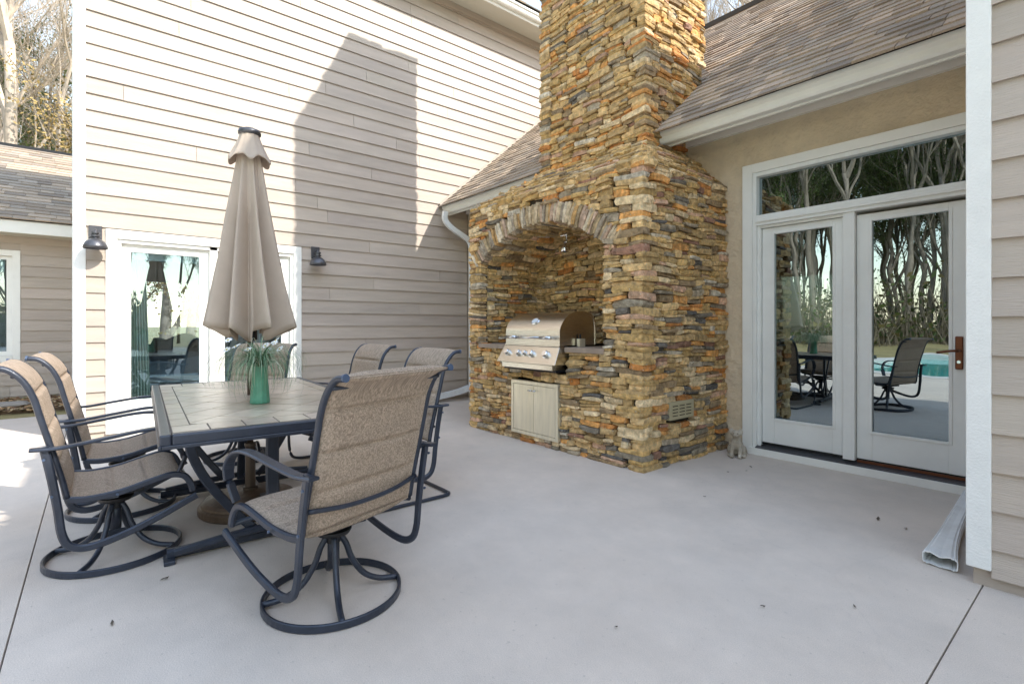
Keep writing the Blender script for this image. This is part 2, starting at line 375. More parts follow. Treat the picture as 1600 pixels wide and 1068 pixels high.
for (y0, y1) in ((-2.9, -2.1), (-2.05, -1.5), (-1.45, -.75)):
    MB().rock((-10.35, (y0+y1)/2, .06), Vector((1, 0, 0)), Vector((0, 1, 0)), Vector((0, 0, 1)), .15, (y1-y0)/2, .035, jit=.06).build("edging_stone", M['edge_stone'], edg)

# ------------------------------------------------------------------ siding
LAP = .177
def tone(rr, a=.075):
    k = 1 + rr.uniform(-a, a); return (k, k * (1 + rr.uniform(-.01, .01)), k * (1 + rr.uniform(-.015, .015)))

def siding(parent, axis, plane, sgn, a0, a1, z0, z1, phase, holes, m, rr, joint=3.66, th=.024, gap=.002):
    """horizontal lap boards on a wall; axis = running axis ('x' or 'y'), plane = wall coordinate, sgn = outward sign"""
    k = math.floor((z0 - phase) / LAP) ; rows = []
    z = phase + k * LAP
    while z < z1:
        lo = max(z, z0); hi = min(z + LAP + .012, z1)
        if hi - lo > .015: rows.append((z, lo, hi))
        z += LAP
    for (zz, lo, hi) in rows:
        segs = [(a0, a1)]
        for (h0, h1, hz0, hz1) in holes:
            if hz0 < hi - .012 and hz1 > lo:
                ns = []
                for (s0, s1) in segs:
                    if h1 <= s0 or h0 >= s1: ns.append((s0, s1)); continue
                    if h0 > s0: ns.append((s0, h0))
                    if h1 < s1: ns.append((h1, s1))
                segs = ns
        off = rr.uniform(0, joint)
        for (s0, s1) in segs:
            cuts = [s0]; c = s0 + off
            while c < s1 - .3: 
                if c > s0 + .3: cuts.append(c)
                c += joint
            cuts.append(s1)
            for c0, c1 in zip(cuts[:-1], cuts[1:]):
                o0 = plane + sgn * (th + rr.uniform(-.0015, .0015)); o1 = plane + sgn * .004
                g0 = gap if c0 != s0 else 0; g1 = gap if c1 != s1 else 0
                P = []
                dz = rr.uniform(-.0015, .0015); tk = sgn * .0075
                for (zc, oo) in ((lo + dz, o0), (hi, o1 + tk * .4)):
                    for (aa, pp) in ((c0+g0, oo - tk), (c1-g1, oo - tk), (c1-g1, oo), (c0+g0, oo)):
                        P.append((aa, pp, zc) if axis == 'x' else (pp, aa, zc))
                mb = MB().hexa(P, tone(rr)); 
                if (sgn > 0) == (axis == 'x'): mb.f = [f[::-1] for f in mb.f]
                mb.build("siding_board", m, parent)

def wall_core(name, axis, plane, sgn, a0, a1, z0, z1, holes, m, parent, th=.12):
    b = MB(); zs = sorted({z0, z1} | {max(z0, h[2]) for h in holes} | {min(z1, h[3]) for h in holes})
    for lo, hi in zip(zs[:-1], zs[1:]):
        segs = [(a0, a1)]; mid = (lo + hi) / 2
        for h in holes:
            if h[2] < mid < h[3]:
                ns = []
                for (s0, s1) in segs:
                    if h[1] <= s0 or h[0] >= s1: ns.append((s0, s1)); continue
                    if h[0] > s0: ns.append((s0, h[0]))
                    if h[1] < s1: ns.append((h[1], s1))
                segs = ns
        for (s0, s1) in segs:
            p0, p1 = sorted((plane, plane - sgn * th))
            if axis == 'x': b.box(s0, s1, p0, p1, lo, hi)
            else: b.box(p0, p1, s0, s1, lo, hi)
    return b.build(name, m, parent)

# shingles on a slope.  o = eave corner, U = along eave, V = up the slope, N = normal
SHC = [(.32, .25, .185), (.26, .205, .155), (.36, .285, .215), (.21, .17, .135), (.29, .235, .18), (.25, .21, .17)]
def shingles(parent, o, U, V, N, w, h, m, rr, keep=None, single=None, tabw=.30, exp=.14, th=.014, cmul=.95):
    U = Vector(U); V = Vector(V).normalized(); N = Vector(N).normalized(); o = Vector(o)
    stuff = MB(); k = 0; r = 0; cands = []
    while r * exp < h:
        u = -rr.uniform(0, tabw)
        while u < w:
            tw = tabw * rr.choice((.55, .75, 1, 1, 1.3)); u0 = max(u, 0); u1 = min(u + tw, w); v0 = r * exp; v1 = min(v0 + exp + .02, h)
            if u1 - u0 > .03:
                c = o + U * ((u0+u1)/2) + V * (v0 + exp/2)
                if keep is None or keep(c):
                    dz = rr.choice((0, 0, .006)); dv = rr.choice((0, 0, -.012))
                    col = rr.choice(SHC); kk = rr.uniform(.8, 1.15) * cmul * 1.55; col = (col[0]*kk, col[1]*kk, col[2]*kk)
                    P = []
                    for (uu, vv, nn) in ((u0+.002, v0+dv, -.002), (u1-.002, v0+dv, -.002), (u1-.002, v1, -.004), (u0+.002, v1, -.004),
                                         (u0+.002, v0+dv, th+dz), (u1-.002, v0+dv, th+dz), (u1-.002, v1, .002), (u0+.002, v1, .002)):
                        P.append(o + U*uu + V*vv + N*nn)
                    cands.append((c, P, col))
            u += tw
        r += 1
    one = set()
    if single:
        cp = Vector((0, 0, 1.2)); sc = []
        for i, (c, P, col) in enumerate(cands):
            if single(c): sc.append((-(c - cp).normalized().dot(-N) * -1 / (c - cp).length_squared, i))
        sc.sort(key=lambda t: -abs(t[0])); one = {i for _, i in sc[:295]}
    for i, (c, P, col) in enumerate(cands):
        if i in one: MB().hexa(P, col).build("shingle", m, parent)
        else: stuff.hexa(P, col)
    if stuff.f: tag(stuff.build("roof_shingles", m, parent), kind='stuff')

# ------------------------------------------------------------------ two-storey house (left side of the court)
XW = -7.05
HX = thing("two_storey_house", "tall two-storey beige lap-sided house with sliding patio doors, behind the table", "house", (0, 0, 0))
rr = random.Random(11)
DOOR = (.08, 2.12, 0, 2.25)
siding(HX, 'y', XW, 1, -.085, 4.79, .06, 3.33, 1.2, [DOOR], M['siding'], rr)
siding(HX, 'y', XW, 1, -.085, 10.5, 3.33, 6.47, 1.2, [], M['siding'], rr)
hole = (.18, 2.02, 0, 2.15)
wall_core("court_wall", 'y', XW, 1, -.17, 11, 0, 6.5, [hole], M['siding'], HX)
b = MB(); b.box(-12, -10, -.17, -.05, 0, 2.86); b.box(-10, XW - .12, -.17, -.05, 0, 6.5); b.box(-12.0, XW-.12, 5.9, 6.0, 0, 2.85)
b.box(-10, XW - .12, 11, 11.12, 2.85, 6.5); b.box(-10, -9.9, -.05, 11, 2.86, 6.5); b.box(-12.2, -10, -.3, 6.1, 2.87, 2.95); b.box(-9.9, XW - .12, -.05, 11, 2.75, 2.86)
b.build("side_wall", M['siding'], HX)
wall_core("garden_wall", 'y', -12, -1, -.17, 6, 0, 2.75, [(.55, 1.75, .85, 2.05)], M['glass_room'], HX)
MB().box(-12, XW-.12, -.05, 5.9, 0.02, .04).build("room_floor", M['room_floor'], HX)
MB().box(XW - .03, XW + .024, -.18, -.085, .0, 6.47).build("corner_board", M['whiter'], HX, bevel=.002)
MB().box(XW - .12, XW - .03, -.195, -.17, .0, 6.47).build("corner_board", M['whiter'], HX)
# eave: soffit, frieze, fascia, gutter
b = MB(); b.box(XW, XW + .45, -.62, 11.5, 6.47, 6.49); b.box(-10.4, XW, -.62, -.17, 6.47, 6.49); b.build("soffit", M['soffit'], HX)
MB().box(XW + .019, XW + .035, -.08, 11, 6.36, 6.468).build("frieze_board", M['siding'], HX)
MB().box(XW + .45, XW + .47, -.62, 11.5, 6.42, 6.60).build("fascia", M['white'], HX); MB().box(-10.4, XW + .47, -.64, -.62, 6.42, 6.60).build("fascia", M['white'], HX)
gp = [(0, 0), (.07, 0), (.085, .02), (.09, .06), (.115, .08), (.12, .11), (.108, .11), (0, .11)]
b = MB(); n0 = 0
def gutter(mb, axis, a0, a1, p, sgn, z, sc=1.0):
    n0 = len(mb.v); k = len(gp)
    for a in (a0, a1):
        for (q, hh) in gp: mb.v.append((a, p + sgn*q*sc, z + hh*sc) if axis == 'x' else (p + sgn*q*sc, a, z + hh*sc))
    for j in range(k):
        mb.f.append((n0+j, n0+(j+1) % k, n0+k+(j+1) % k, n0+k+j)); mb.c.append(None)
    mb.f.append(tuple(n0+j for j in range(k))); mb.c.append(None); mb.f.append(tuple(n0+k+j for j in range(k))[::-1]); mb.c.append(None)
gutter(b, 'y', -.62, 11.5, XW + .47, 1, 6.47, .9); b.build("gutter", M['white'], HX)
# hip roof
ex, ey0, ey1, bx = XW + .55, -.7, 11.6, -10.5; pz = .75; hw = (ex - bx) / 2; rx = (ex + bx) / 2; rzz = 6.6 + hw * pz
b = MB(); A, B_, C_, D_ = (bx, ey0, 6.6), (ex, ey0, 6.6), (ex, ey1, 6.6), (bx, ey1, 6.6); E1 = (rx, ey0 + hw, rzz); E2 = (rx, ey1 - hw, rzz)
b.poly([A, B_, E1]); b.poly([B_, C_, E2, E1]); b.poly([C_, D_, E2]); b.poly([D_, A, E1, E2]); b.poly([D_, C_, B_, A]); b.build("roof_deck", M['deck'], HX)
L_ = math.hypot(1, pz); shingles(HX, (ex+.02, ey0+6, 6.62), (0, 1, 0), (-1, 0, pz), (pz, 0, 1), 6.3, 3.0, M['shingle'], rr,
     keep=lambda c: c.y < ey1 - (ex - c.x), exp=.14)
# patio door unit
b = MB()
b.box(XW+.004, XW+.032, .08, .178, .03, 2.25); b.box(XW+.004, XW+.032, 2.022, 2.12, .03, 2.25); b.box(XW+.004, XW+.032, .178, 2.022, 2.152, 2.25)
b.build("door_casing", M['white'], HX, bevel=.003)
pd = MB()
for (y0, y1) in ((.178, .215), (1.985, 2.022), (1.06, 1.14)): pd.box(XW-.10, XW+.012, y0, y1, .05, 2.15)
pd.box(XW-.10, XW+.012, .215, 1.985, 2.11, 2.15); pd.box(XW-.1, XW+.05, .178, 2.022, .0, .05)
pdo = pd.build("patio_door", M['white'], HX, bevel=.002)
for (y0, y1, x) in ((.217, 1.058, XW-.03), (1.142, 1.983, XW-.03)):
    q = MB(); gz0, gz1 = .375, 2.025; g0, g1 = y0 + .085, y1 - .1
    q.box(x-.045, x, y0, g0, .055, 2.108); q.box(x-.045, x, g1, y1, .055, 2.108); q.box(x-.045, x, g0, g1, .055, gz0); q.box(x-.045, x, g0, g1, gz1, 2.108)
    q.build("door_leaf", M['white'], pdo, bevel=.003)
    MB().box(x-.026, x-.02, g0, g1, gz0, gz1).build("glass_pane", M['pane_soft'], pdo)
    MB().box(x-.09, x-.075, g0, g1, gz1-.075, gz1).build("shade_rail", M['rug'], pdo)
# things in the room behind the glass
cu = MB(); pts = []
for i in range(41):
    y = .26 + i * .005 * (1 + .2) ; pts.append((XW - .25 + .03 * math.sin(i * 1.3), y))
for (p, q) in zip(pts[:-1], pts[1:]): cu.quad((p[0], p[1], .06), (q[0], q[1], .06), (q[0] , q[1]*.75+.06, 2.3), (p[0], p[1]*.75+.06, 2.3))
tag(cu.build("curtain", M['rug'], smooth=True), "pale green curtain hanging inside the left sliding door pane", "curtain")
def lump(name, x0, x1, y0, y1, z1, m, seed, label, cat):
    b = MB(); n = 20; rq = random.Random(seed)
    P = [[None]*(n+1) for _ in range(n+1)]
    for i in range(n+1):
        for j in range(n+1):
            u, v = i/n, j/n; e = min(u, 1-u, v, 1-v) * 7; e = min(1, e) ** .5
            z = z1 * e * (.82 + .25 * noise.noise(Vector((u*3+seed, v*3, seed))))
            P[i][j] = (x0+(x1-x0)*u, y0+(y1-y0)*v, .042 + max(0, z))
    for i in range(n):
        for j in range(n): b.quad(P[i][j], P[i+1][j], P[i+1][j+1], P[i][j+1])
    tag(b.build(name, m, smooth=True), label, cat)
lump("covered_sofa", -9.6, -8.5, .3, 1.9, .8, M['cover'], 4, "sofa under a grey dust sheet behind the sliding door glass", "sofa")
lump("covered_chair", -11.3, -10.2, .6, 1.9, 1.05, M['cover'], 9, "armchair under a pale dust sheet near the far room window", "armchair")
t = thing("round_side_table", "low round white table top inside the room behind the left door pane", "table", (-8.05, .85, .04))
MB().lathe([(.0, .44), (.38, .44), (.40, .455), (.40, .47), (.0, .47)], 32).build("table_top", M['white'], t, smooth=False)
MB().tube([(0, 0, 0), (0, 0, .44)], .03).build("table_leg", M['black'], t)

# wall lanterns
def lantern(y, z, label, size=1.0):
    t = thing("wall_lantern", label, "lamp", (XW + .02, y, z), 0, "barn lanterns beside the sliding doors")
    MB().box(0, .018, -.055, .055, -.03, .13).build("back_plate", M['lamp'], t, bevel=.003)
    MB().tube(smooth_path([(.018, 0, .06), (.07, 0, .075), (.11, 0, .055), (.12, 0, .02)], 4), .014).build("arm", M['lamp'], t, smooth=True)
    MB().lathe([(.012, .05), (.036, .045), (.036, .03), (.024, .025), (.024, .012), (.042, .008), (.042, -.004), (.028, -.01), (.03, -.03)], 20, .12, 0).build("socket", M['lamp'], t)
    MB().lathe([(.03, -.02), (.06, -.035), (.088, -.062), (.103, -.10), (.108, -.125), (.104, -.127), (.098, -.10), (.083, -.068), (.055, -.042), (.028, -.03)], 28, .12, 0).build("lamp_shade", M['lamp'], t, smooth=True)
lantern(-.005, 2.14, "black barn lantern left of the sliding door, beside the white corner board, in the sun")
lantern(2.30, 2.14, "black barn lantern right of the sliding door, on the siding in the chimney's shadow")

# ------------------------------------------------------------------ far wing at the left edge
FX = -11.5
FW = thing("far_wing", "low beige lap-sided wing with white window and brown shingle roof at the left edge", "house")
rr = random.Random(21)
WIN = (-2.5, -.954, .615, 2.422)
siding(FW, 'y', FX, 1, -9, -.19, .06, 2.66, .06, [WIN], M['siding'], rr)
wall_core("court_wall", 'y', FX, 1, -9, -.17, 0, 2.7, [(-2.4, -1.05, .72, 2.33)], M['siding'], FW)
b = MB(); b.box(-19.5, FX, -9.2, -9, 0, 2.7); b.box(-19.6, -19.5, -9, -.17, 0, 2.7); b.box(-12.8, -12.7, -9, -.3, 0, 2.6); b.build("other_walls", M['siding'], FW)
b = MB(); b.box(FX+.004, FX+.03, -2.5, -2.4, .615, 2.422); b.box(FX+.004, FX+.03, -1.05, -.954, .615, 2.422); b.box(FX+.004, FX+.03, -2.4, -1.05, 2.33, 2.422); b.box(FX+.004, FX+.045, -2.4, -1.05, .615, .72)
wn_ = b.build("window", M['white'], FW, bevel=.003)
b = MB()
for (y0, y1, z0, z1) in ((-2.398, -2.34, .722, 2.328), (-1.12, -1.052, .722, 2.328), (-2.34, -1.12, 2.27, 2.328), (-2.34, -1.12, .722, .79), (-1.76, -1.70, .79, 2.27)): b.box(FX-.06, FX-.02, y0, y1, z0, z1)
b.build("sash", M['white'], wn_)
MB().box(FX-.045, FX-.04, -2.34, -1.12, .79, 2.27).build("pane", M['pane_soft'], wn_)
MB().box(FX-.12, FX-.11, -2.3, -1.15, 2.08, 2.27).build("blind", M['rug'], wn_)
b = MB(); b.box(FX, FX+.40, -9.3, -.2, 2.655, 2.675); b.build("soffit", M['soffit'], FW)
MB().box(FX+.40, FX+.425, -9.3, -.2, 2.66, 2.86).build("fascia", M['white'], FW)
pf = .6; er = FX + .45; b = MB()
b.quad((er, -9.4, 2.85), (er, -.2, 2.85), (er-3.27, -.2, 2.85+3.27*pf), (er-3.27, -9.4, 2.85+3.27*pf)); b.quad((er-6.54, -9.4, 2.85), (er-3.27, -9.4, 2.85+3.27*pf), (er-3.27, -.2, 2.85+3.27*pf), (er-6.54, -.2, 2.85)); b.build("roof_deck", M['deck'], FW)
shingles(FW, (er+.02, -5.2, 2.866), (0, 1, 0), (-1, 0, pf), (pf, 0, 1), 5.0, 3.27*math.hypot(1, pf), M['shingle'], rr, single=lambda c: c.y > -2.9, exp=.145, tabw=.34, cmul=.85)
MB().box(er-3.39, er-3.17, -9.4, -.2, 2.85+3.27*pf-.03, 2.85+3.27*pf+.035).build("ridge_cap", M['black'], FW)

# ------------------------------------------------------------------ stucco house
YS = 4.81; PR = .87; GY = 4.30; GZ = 3.11
ST = thing("stucco_house", "tan stucco house front with white french doors under a gutter, right of the chimney", "house")
rr = random.Random(31)
UN = (-2.366, -.52, 0, 2.72)
wall_core("stucco_wall", 'x', YS, -1, XW + .02, -.475, 0, 3.13, [(-2.30, -.62, 0, 2.66)], M['stucco'], ST, th=.14)
rm = MB(); rm.box(XW+.1, -.52, 10.3, 10.4, 0, .9); rm.box(XW+.1, -.52, 10.3, 10.4, 2.15, 2.9); rm.box(XW+.1, -4.9, 10.3, 10.4, .9, 2.15); rm.box(-3.4, -.52, 10.3, 10.4, .9, 2.15)
rm.box(XW+.02, XW+.1, 4.95, 10.3, 0, 2.9); rm.box(-.6, -.52, 4.95, 10.3, 0, 2.9); rm.box(XW+.1, -.6, 4.95, 10.3, 2.82, 2.9)
rm.build("room_walls", M['glass_room'], ST)
MB().box(XW+.1, -.6, 4.95, 10.3, .01, .05).build("room_floor", M['room_floor'], ST)
# door unit (one frame, transom over two leaves)
dc = MB()
dc.box(-2.366, -2.274, YS-.03, YS-.002, .0, 2.72); dc.box(-.66, -.56, YS-.03, YS-.002, 0, 2.72); dc.box(-2.274, -.66, YS-.03, YS-.002, 2.635, 2.72)
dc.build("door_casing", M['white'], ST, bevel=.004)
fr = MB()
fr.box(-2.272, -2.236, YS-.022, YS+.11, .064, 2.633); fr.box(-.70, -.662, YS-.022, YS+.11, .064, 2.633); fr.box(-2.236, -.70, YS-.022, YS+.11, 2.596, 2.633)
fr.box(-2.236, -.70, YS-.03, YS+.11, 2.135, 2.232); fr.box(-1.525, -1.44, YS-.018, YS+.11, .10, 2.135)
fr.box(-2.236, -.70, YS-.045, YS-.030, 2.165, 2.195); fr.box(-2.202, -1.525, YS+.0, YS+.02, 2.11, 2.135)
fr.box(-2.236, -2.204, YS+.0, YS+.11, .08, 2.135)
fro = fr.build("french_door_frame", M['door_paint'], ST, bevel=.003)
MB().box(-2.30, -.62, YS-.055, YS+.1, .0, .064).build("door_sill_board", M['white'], fro, bevel=.003)
MB().hexa([(-2.236, YS-.045, .064), (-.70, YS-.045, .064), (-.70, YS+.1, .064), (-2.236, YS+.1, .064), (-2.236, YS-.045, .072), (-.70, YS-.045, .072), (-.70, YS+.1, .105), (-2.236, YS+.1, .105)]).build("threshold", M['lamp'], fro)
MB().box(-1.43, -.70, YS+.012, YS+.022, .088, .108).build("threshold_strip", M['bronze'], fro)
MB().box(-2.234, -.702, YS+.04, YS+.046, 2.234, 2.594).build("transom_pane", M['pane'], fro)
for (x0, x1, g0, g1, nm) in ((-2.200, -1.529, -2.092, -1.614, 0), (-1.436, -.705, -1.330, -.855, 1)):
    q = MB(); ya, yb = YS+.026, YS+.07; z0, z1 = .118, 2.108
    q.box(x0, g0, ya, yb, z0, z1); q.box(g1, x1, ya, yb, z0, z1); q.box(g0, g1, ya+.0015, yb, z0, .35); q.box(g0, g1, ya+.0015, yb, 2.045, z1)
    leaf = q.build("door_leaf", M['door_paint'], fro, bevel=.0025)
    q = MB(); e = .022
    q.box(g0-e, g0, ya-.006, ya+.01, .35-e, 2.045+e); q.box(g1, g1+e, ya-.006, ya+.01, .35-e, 2.045+e); q.box(g0, g1, ya-.006, ya+.01, .35-e, .35); q.box(g0, g1, ya-.006, ya+.01, 2.045, 2.045+e)
    q.build("glazing_bead", M['door_paint'], fro, bevel=.003)
    MB().box(g0-.002, g1+.002, ya+.02, ya+.026, .348, 2.047).build("glass_pane", M['pane'], fro)
    MB().box(x0, x1, ya-.004, ya+.02, .098, .116).build("door_sweep", M['black'], fro)
h = MB()
h.box(-.818, -.772, YS+.010, YS+.026, .885, 1.125); h.build("handle_plate", M['bronze'], fro, bevel=.01)
h = MB(); h.tube(smooth_path([(-.795, YS+.012, 1.02), (-.795, YS-.035, 1.02), (-.83, YS-.05, 1.02), (-.91, YS-.045, 1.005)], 5), .009); h.build("door_lever", M['bronze'], fro, smooth=True)
MB().tube([(-.795, YS+.012, .94), (-.795, YS+.002, .94)], .011, 12).build("lock_cylinder", M['chrome'], fro)
# eave
MB().box(XW+.02, -.48, GY+.14, YS, 3.125, 3.14).build("soffit", M['soffit'], ST)
MB().box(XW+.02, -.48, YS-.045, YS-.002, 3.055, 3.124).build("frieze_board", M['white'], ST)
MB().box(-2.96, -.48, GY+.12, GY+.14, 2.985, 3.11).build("fascia", M['white'], ST); MB().box(XW+.02, -4.45, GY+.12, GY+.14, 2.985, 3.11).build("fascia", M['white'], ST)
for (a, c_) in ((-2.99, -.48), (XW+.022, -4.45)):
    b = MB(); gutter(b, 'x', a, c_, GY+.12, -1, 3.0, 1.02); b.build("gutter", M['white'], ST, bevel=.003)
vy = Vector((0, 1, PR)).normalized(); nn = Vector((0, -PR, 1)).normalized()
RL = 7.45 - GY
b = MB(); b.quad((XW+.02, GY-.03, GZ), (.3, GY-.03, GZ), (.3, GY+RL, GZ+PR*RL), (XW+.02, GY+RL, GZ+PR*RL))
b.quad((XW+.02, GY+RL, GZ+PR*RL), (.3, GY+RL, GZ+PR*RL), (.3, GY+2*RL, GZ), (XW+.02, GY+2*RL, GZ)); b.build("roof_deck", M['deck'], ST)
incx = lambda c: not (-4.44 < c.x < -3.0 and c.y < 5.25)
shingles(ST, (XW+.03, GY-.07, GZ+.012-.03), (1, 0, 0), vy, nn, -.45-(XW+.03), RL*math.hypot(1, PR), M['shingle'], rr, keep=incx, single=lambda c: c.x > -3.1 or c.y < 5.5, exp=.118, tabw=.20)
MB().box(XW+.02, .3, GY+RL-.1, GY+RL+.1, GZ+PR*RL-.02, GZ+PR*RL+.05).build("ridge_cap", M['deck'], ST)
# flashing where the roof meets the siding and the chimney
b = MB(); p0 = Vector((XW+.035, GY-.05, GZ+.03)); b.bar(p0, p0 + vy * 4.0, .02, .03, up=nn); b.build("wall_flashing", M['siding'], ST)
MB().box(-2.94, -2.915, 5.0, 5.14, 3.72, 3.95).build("chimney_flashing", M['chrome'], ST)

# downspouts
t = thing("gutter_downspout", "white downspout elbow under the gutter end, left of the stone fireplace", "downspout", (0, 0, 0))
rectp = [(-.038, -.026), (.038, -.026), (.038, .026), (-.038, .026)]
pth = smooth_path([(-6.85, GY-.05, 3.0), (-6.85, GY-.05, 2.86), (-6.82, GY+.06, 2.74), (-6.80, GY+.25, 2.64), (-6.8, GY+.38, 2.56), (-6.8, GY+.42, 2.4)], 5)
MB().sweep(pth, rectp, up=(1, 0, 0)).build("elbow", M['down'], t)
MB().sweep([(-6.8, GY+.42, 2.4), (-6.8, GY+.42, .12)], rectp, up=(1, 0, 0)).build("pipe", M['down'], t)
t = thing("wall_base_drainpipe", "white drainpipe lying along the foot of the siding left of the fireplace", "pipe")
MB().sweep(smooth_path([(-6.86, 4.72, .20), (-6.88, 4.5, .14), (-6.92, 4.1, .085), (-6.95, 3.6, .06), (-6.95, 3.2, .06)], 5), [(-.05, -.04), (.05, -.04), (.05, .04), (-.05, .04)]).build("pipe", M['down'], t)
t = thing("splash_spout", "white crushed downspout end lying open on the concrete by the corner board", "downspout")
n = 26; prof = []
def spoutring(w_, h_):
    out = []
    k = 28
    for i in range(k):
        a = 2*math.pi*i/k; x = math.copysign(abs(math.cos(a))**.35, math.cos(a)) * w_/2; z = math.copysign(abs(math.sin(a))**.35, math.sin(a)) * h_/2
        if abs(math.cos(a)) < .9: z += .0025 * math.cos(i * math.pi)
        out.append((x, z))
    return out
ctr = [(-.70, 4.62, .045), (-.682, 4.3, .043), (-.662, 3.95, .041), (-.645, 3.7, .040), (-.63, 3.5, .039), (-.618, 3.36, .038), (-.61, 3.28, .037), (-.606, 3.235, .036)]
ww = [.08, .08, .083, .09, .105, .122, .136, .142]; hh = [.06, .06, .058, .056, .055, .055, .058, .062]
b = MB()
for inner in (0, 1):
    n0 = len(b.v); k = 28
    for (c0, w_, h_) in zip(ctr, ww, hh):
        for i, (x, z) in enumerate(spoutring(w_ - inner*.008, h_ - inner*.008)):
            dip = -.012 * math.exp(-((x-.01)/.02)**2) if (z > 0 and c0[1] < 3.3) else 0
            b.v.append((c0[0]+x, c0[1]-.10*x, c0[2] + z + dip + (.002 if inner == 0 else 0)))
    for i in range(len(ctr)-1):
        for j in range(k):
            q = (n0+i*k+j, n0+i*k+(j+1) % k, n0+(i+1)*k+(j+1) % k, n0+(i+1)*k+j)
            b.f.append(q[::-1] if inner else q); b.c.append(None)
k = 28; e0 = (len(ctr)-1)*k; e1 = e0 + len(ctr)*k
for j in range(k): b.f.append((e0+j, e0+(j+1) % k, e1+(j+1) % k, e1+j)); b.c.append(None)
b.build("pipe", M['down'], t)

# ------------------------------------------------------------------ right wing
WX_, WY_ = -.477, 3.18; EZ = 6.15
RW = thing("right_wing", "two-storey beige lap-sided wing with white corner board at the right edge", "house")
rr = random.Random(41)
siding(RW, 'x', WY_, -1, -.408, 9, .055, EZ, 1.243 - LAP*6, [], M['siding_y'], rr, th=.026)
b = MB(); b.box(WX_+.004, 9, WY_, WY_+.12, .0, EZ); b.box(WX_+.004, WX_+.12, WY_+.12, 12, 0, EZ); b.box(8.9, 9, WY_+.12, 12, 0, EZ); b.box(WX_+.12, 8.9, 11.9, 12, 0, EZ); b.build("wall_core", M['siding'], RW)
MB().box(-.495, -.408, WY_-.035, WY_+.0, .085, EZ).build("corner_board", M['whiter'], RW, bevel=.004)
MB().box(WX_-.02, WX_+.004, WY_+.0, WY_+.09, .085, EZ).build("corner_board", M['whiter'], RW)
siding(RW, 'y', WX_+.004, -1, WY_+.09, 12, .1, EZ, 1.243-LAP*6, [], M['siding'], rr, joint=6)
MB().box(WX_-.14, 9.4, WY_-.42, 12.4, EZ, EZ+.16).build("eave", M['white'], RW)
b = MB(); x0, x1, y0, y1 = WX_-.16, 9.5, WY_-.47, 12.5; zt = EZ+.165; hw = (y1-y0)/2; cyy = (y0+y1)/2; zz = zt + hw*.62
b.poly([(x0, y0, zt), (x1, y0, zt), (x1-hw, cyy, zz), (x0+hw, cyy, zz)]); b.poly([(x1, y1, zt), (x0, y1, zt), (x0+hw, cyy, zz), (x1-hw, cyy, zz)])
b.poly([(x0, y1, zt), (x0, y0, zt), (x0+hw, cyy, zz)]); b.poly([(x1, y0, zt), (x1, y1, zt), (x1-hw, cyy, zz)]); b.poly([(x0, y0, zt), (x0, y1, zt), (x1, y1, zt), (x1, y0, zt)])
b.build("roof", M['deck'], RW)

# ------------------------------------------------------------------ stone fireplace
FP = thing("stone_fireplace", "tall stacked fieldstone fireplace and chimney with arched grill niche", "fireplace")
PAL = [((.64, .43, .20), 30), ((.57, .37, .145), 20), ((.68, .33, .10), 9), ((.54, .22, .06), 4), ((.42, .34, .24), 7), ((.74, .56, .33), 13),
       ((.15, .13, .11), 1.2), ((.60, .37, .24), 6), ((.32, .22, .12), 12), ((.34, .18, .12), 2), ((.60, .52, .40), 3), ((.48, .32, .14), 15)]
PT = sum(w_ for _, w_ in PAL)
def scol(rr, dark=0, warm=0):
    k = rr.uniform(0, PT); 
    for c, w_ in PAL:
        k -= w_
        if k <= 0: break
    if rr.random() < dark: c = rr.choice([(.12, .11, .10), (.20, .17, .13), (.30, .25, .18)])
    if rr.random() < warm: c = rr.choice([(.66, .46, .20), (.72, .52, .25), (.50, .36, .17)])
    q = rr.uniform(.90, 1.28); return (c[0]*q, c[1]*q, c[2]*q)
rr = random.Random(5)
ROCKS = []      # (score, args)
X = Vector((1, 0, 0)); Y = Vector((0, 1, 0)); Z = Vector((0, 0, 1)); CP = Vector((0, 0, 1.2))
def warp(p):
    k = min(1, max(0, p.z / .25)); a = p.x * 1.0 + p.y * .8
    dz = (.009 * math.sin(a * 3.1 + p.z * 1.7) + .006 * math.sin(a * 7.3 - p.z * 4.1) + .006 * math.sin(a*13+p.z*9)) * k
    return Vector((p.x, p.y, p.z + dz))
def nowarp(p): return p
def add_rock(c, U, V, N, hu, hv, hn, col, jit=.15, vis=True, wp=warp, re=.965, rc=.90):
    c = Vector(c); d = c - CP; L = d.length; f = max(0, -(d / L).dot(N))
    sc = (hu * hv) * max(f, .12) / (L * L) if vis else 0
    ROCKS.append((sc, (c, U, V, N, hu, hv, hn, col, jit, rr, re, rc, wp)))
def bands(z0, z1, lo, hi):
    out = []; z = z0
    while z < z1 - .02:
        h = rr.uniform(lo, hi)
        if z1 - (z + h) < lo * .7: h = z1 - z
        out.append((z, z + h)); z += h
    return out
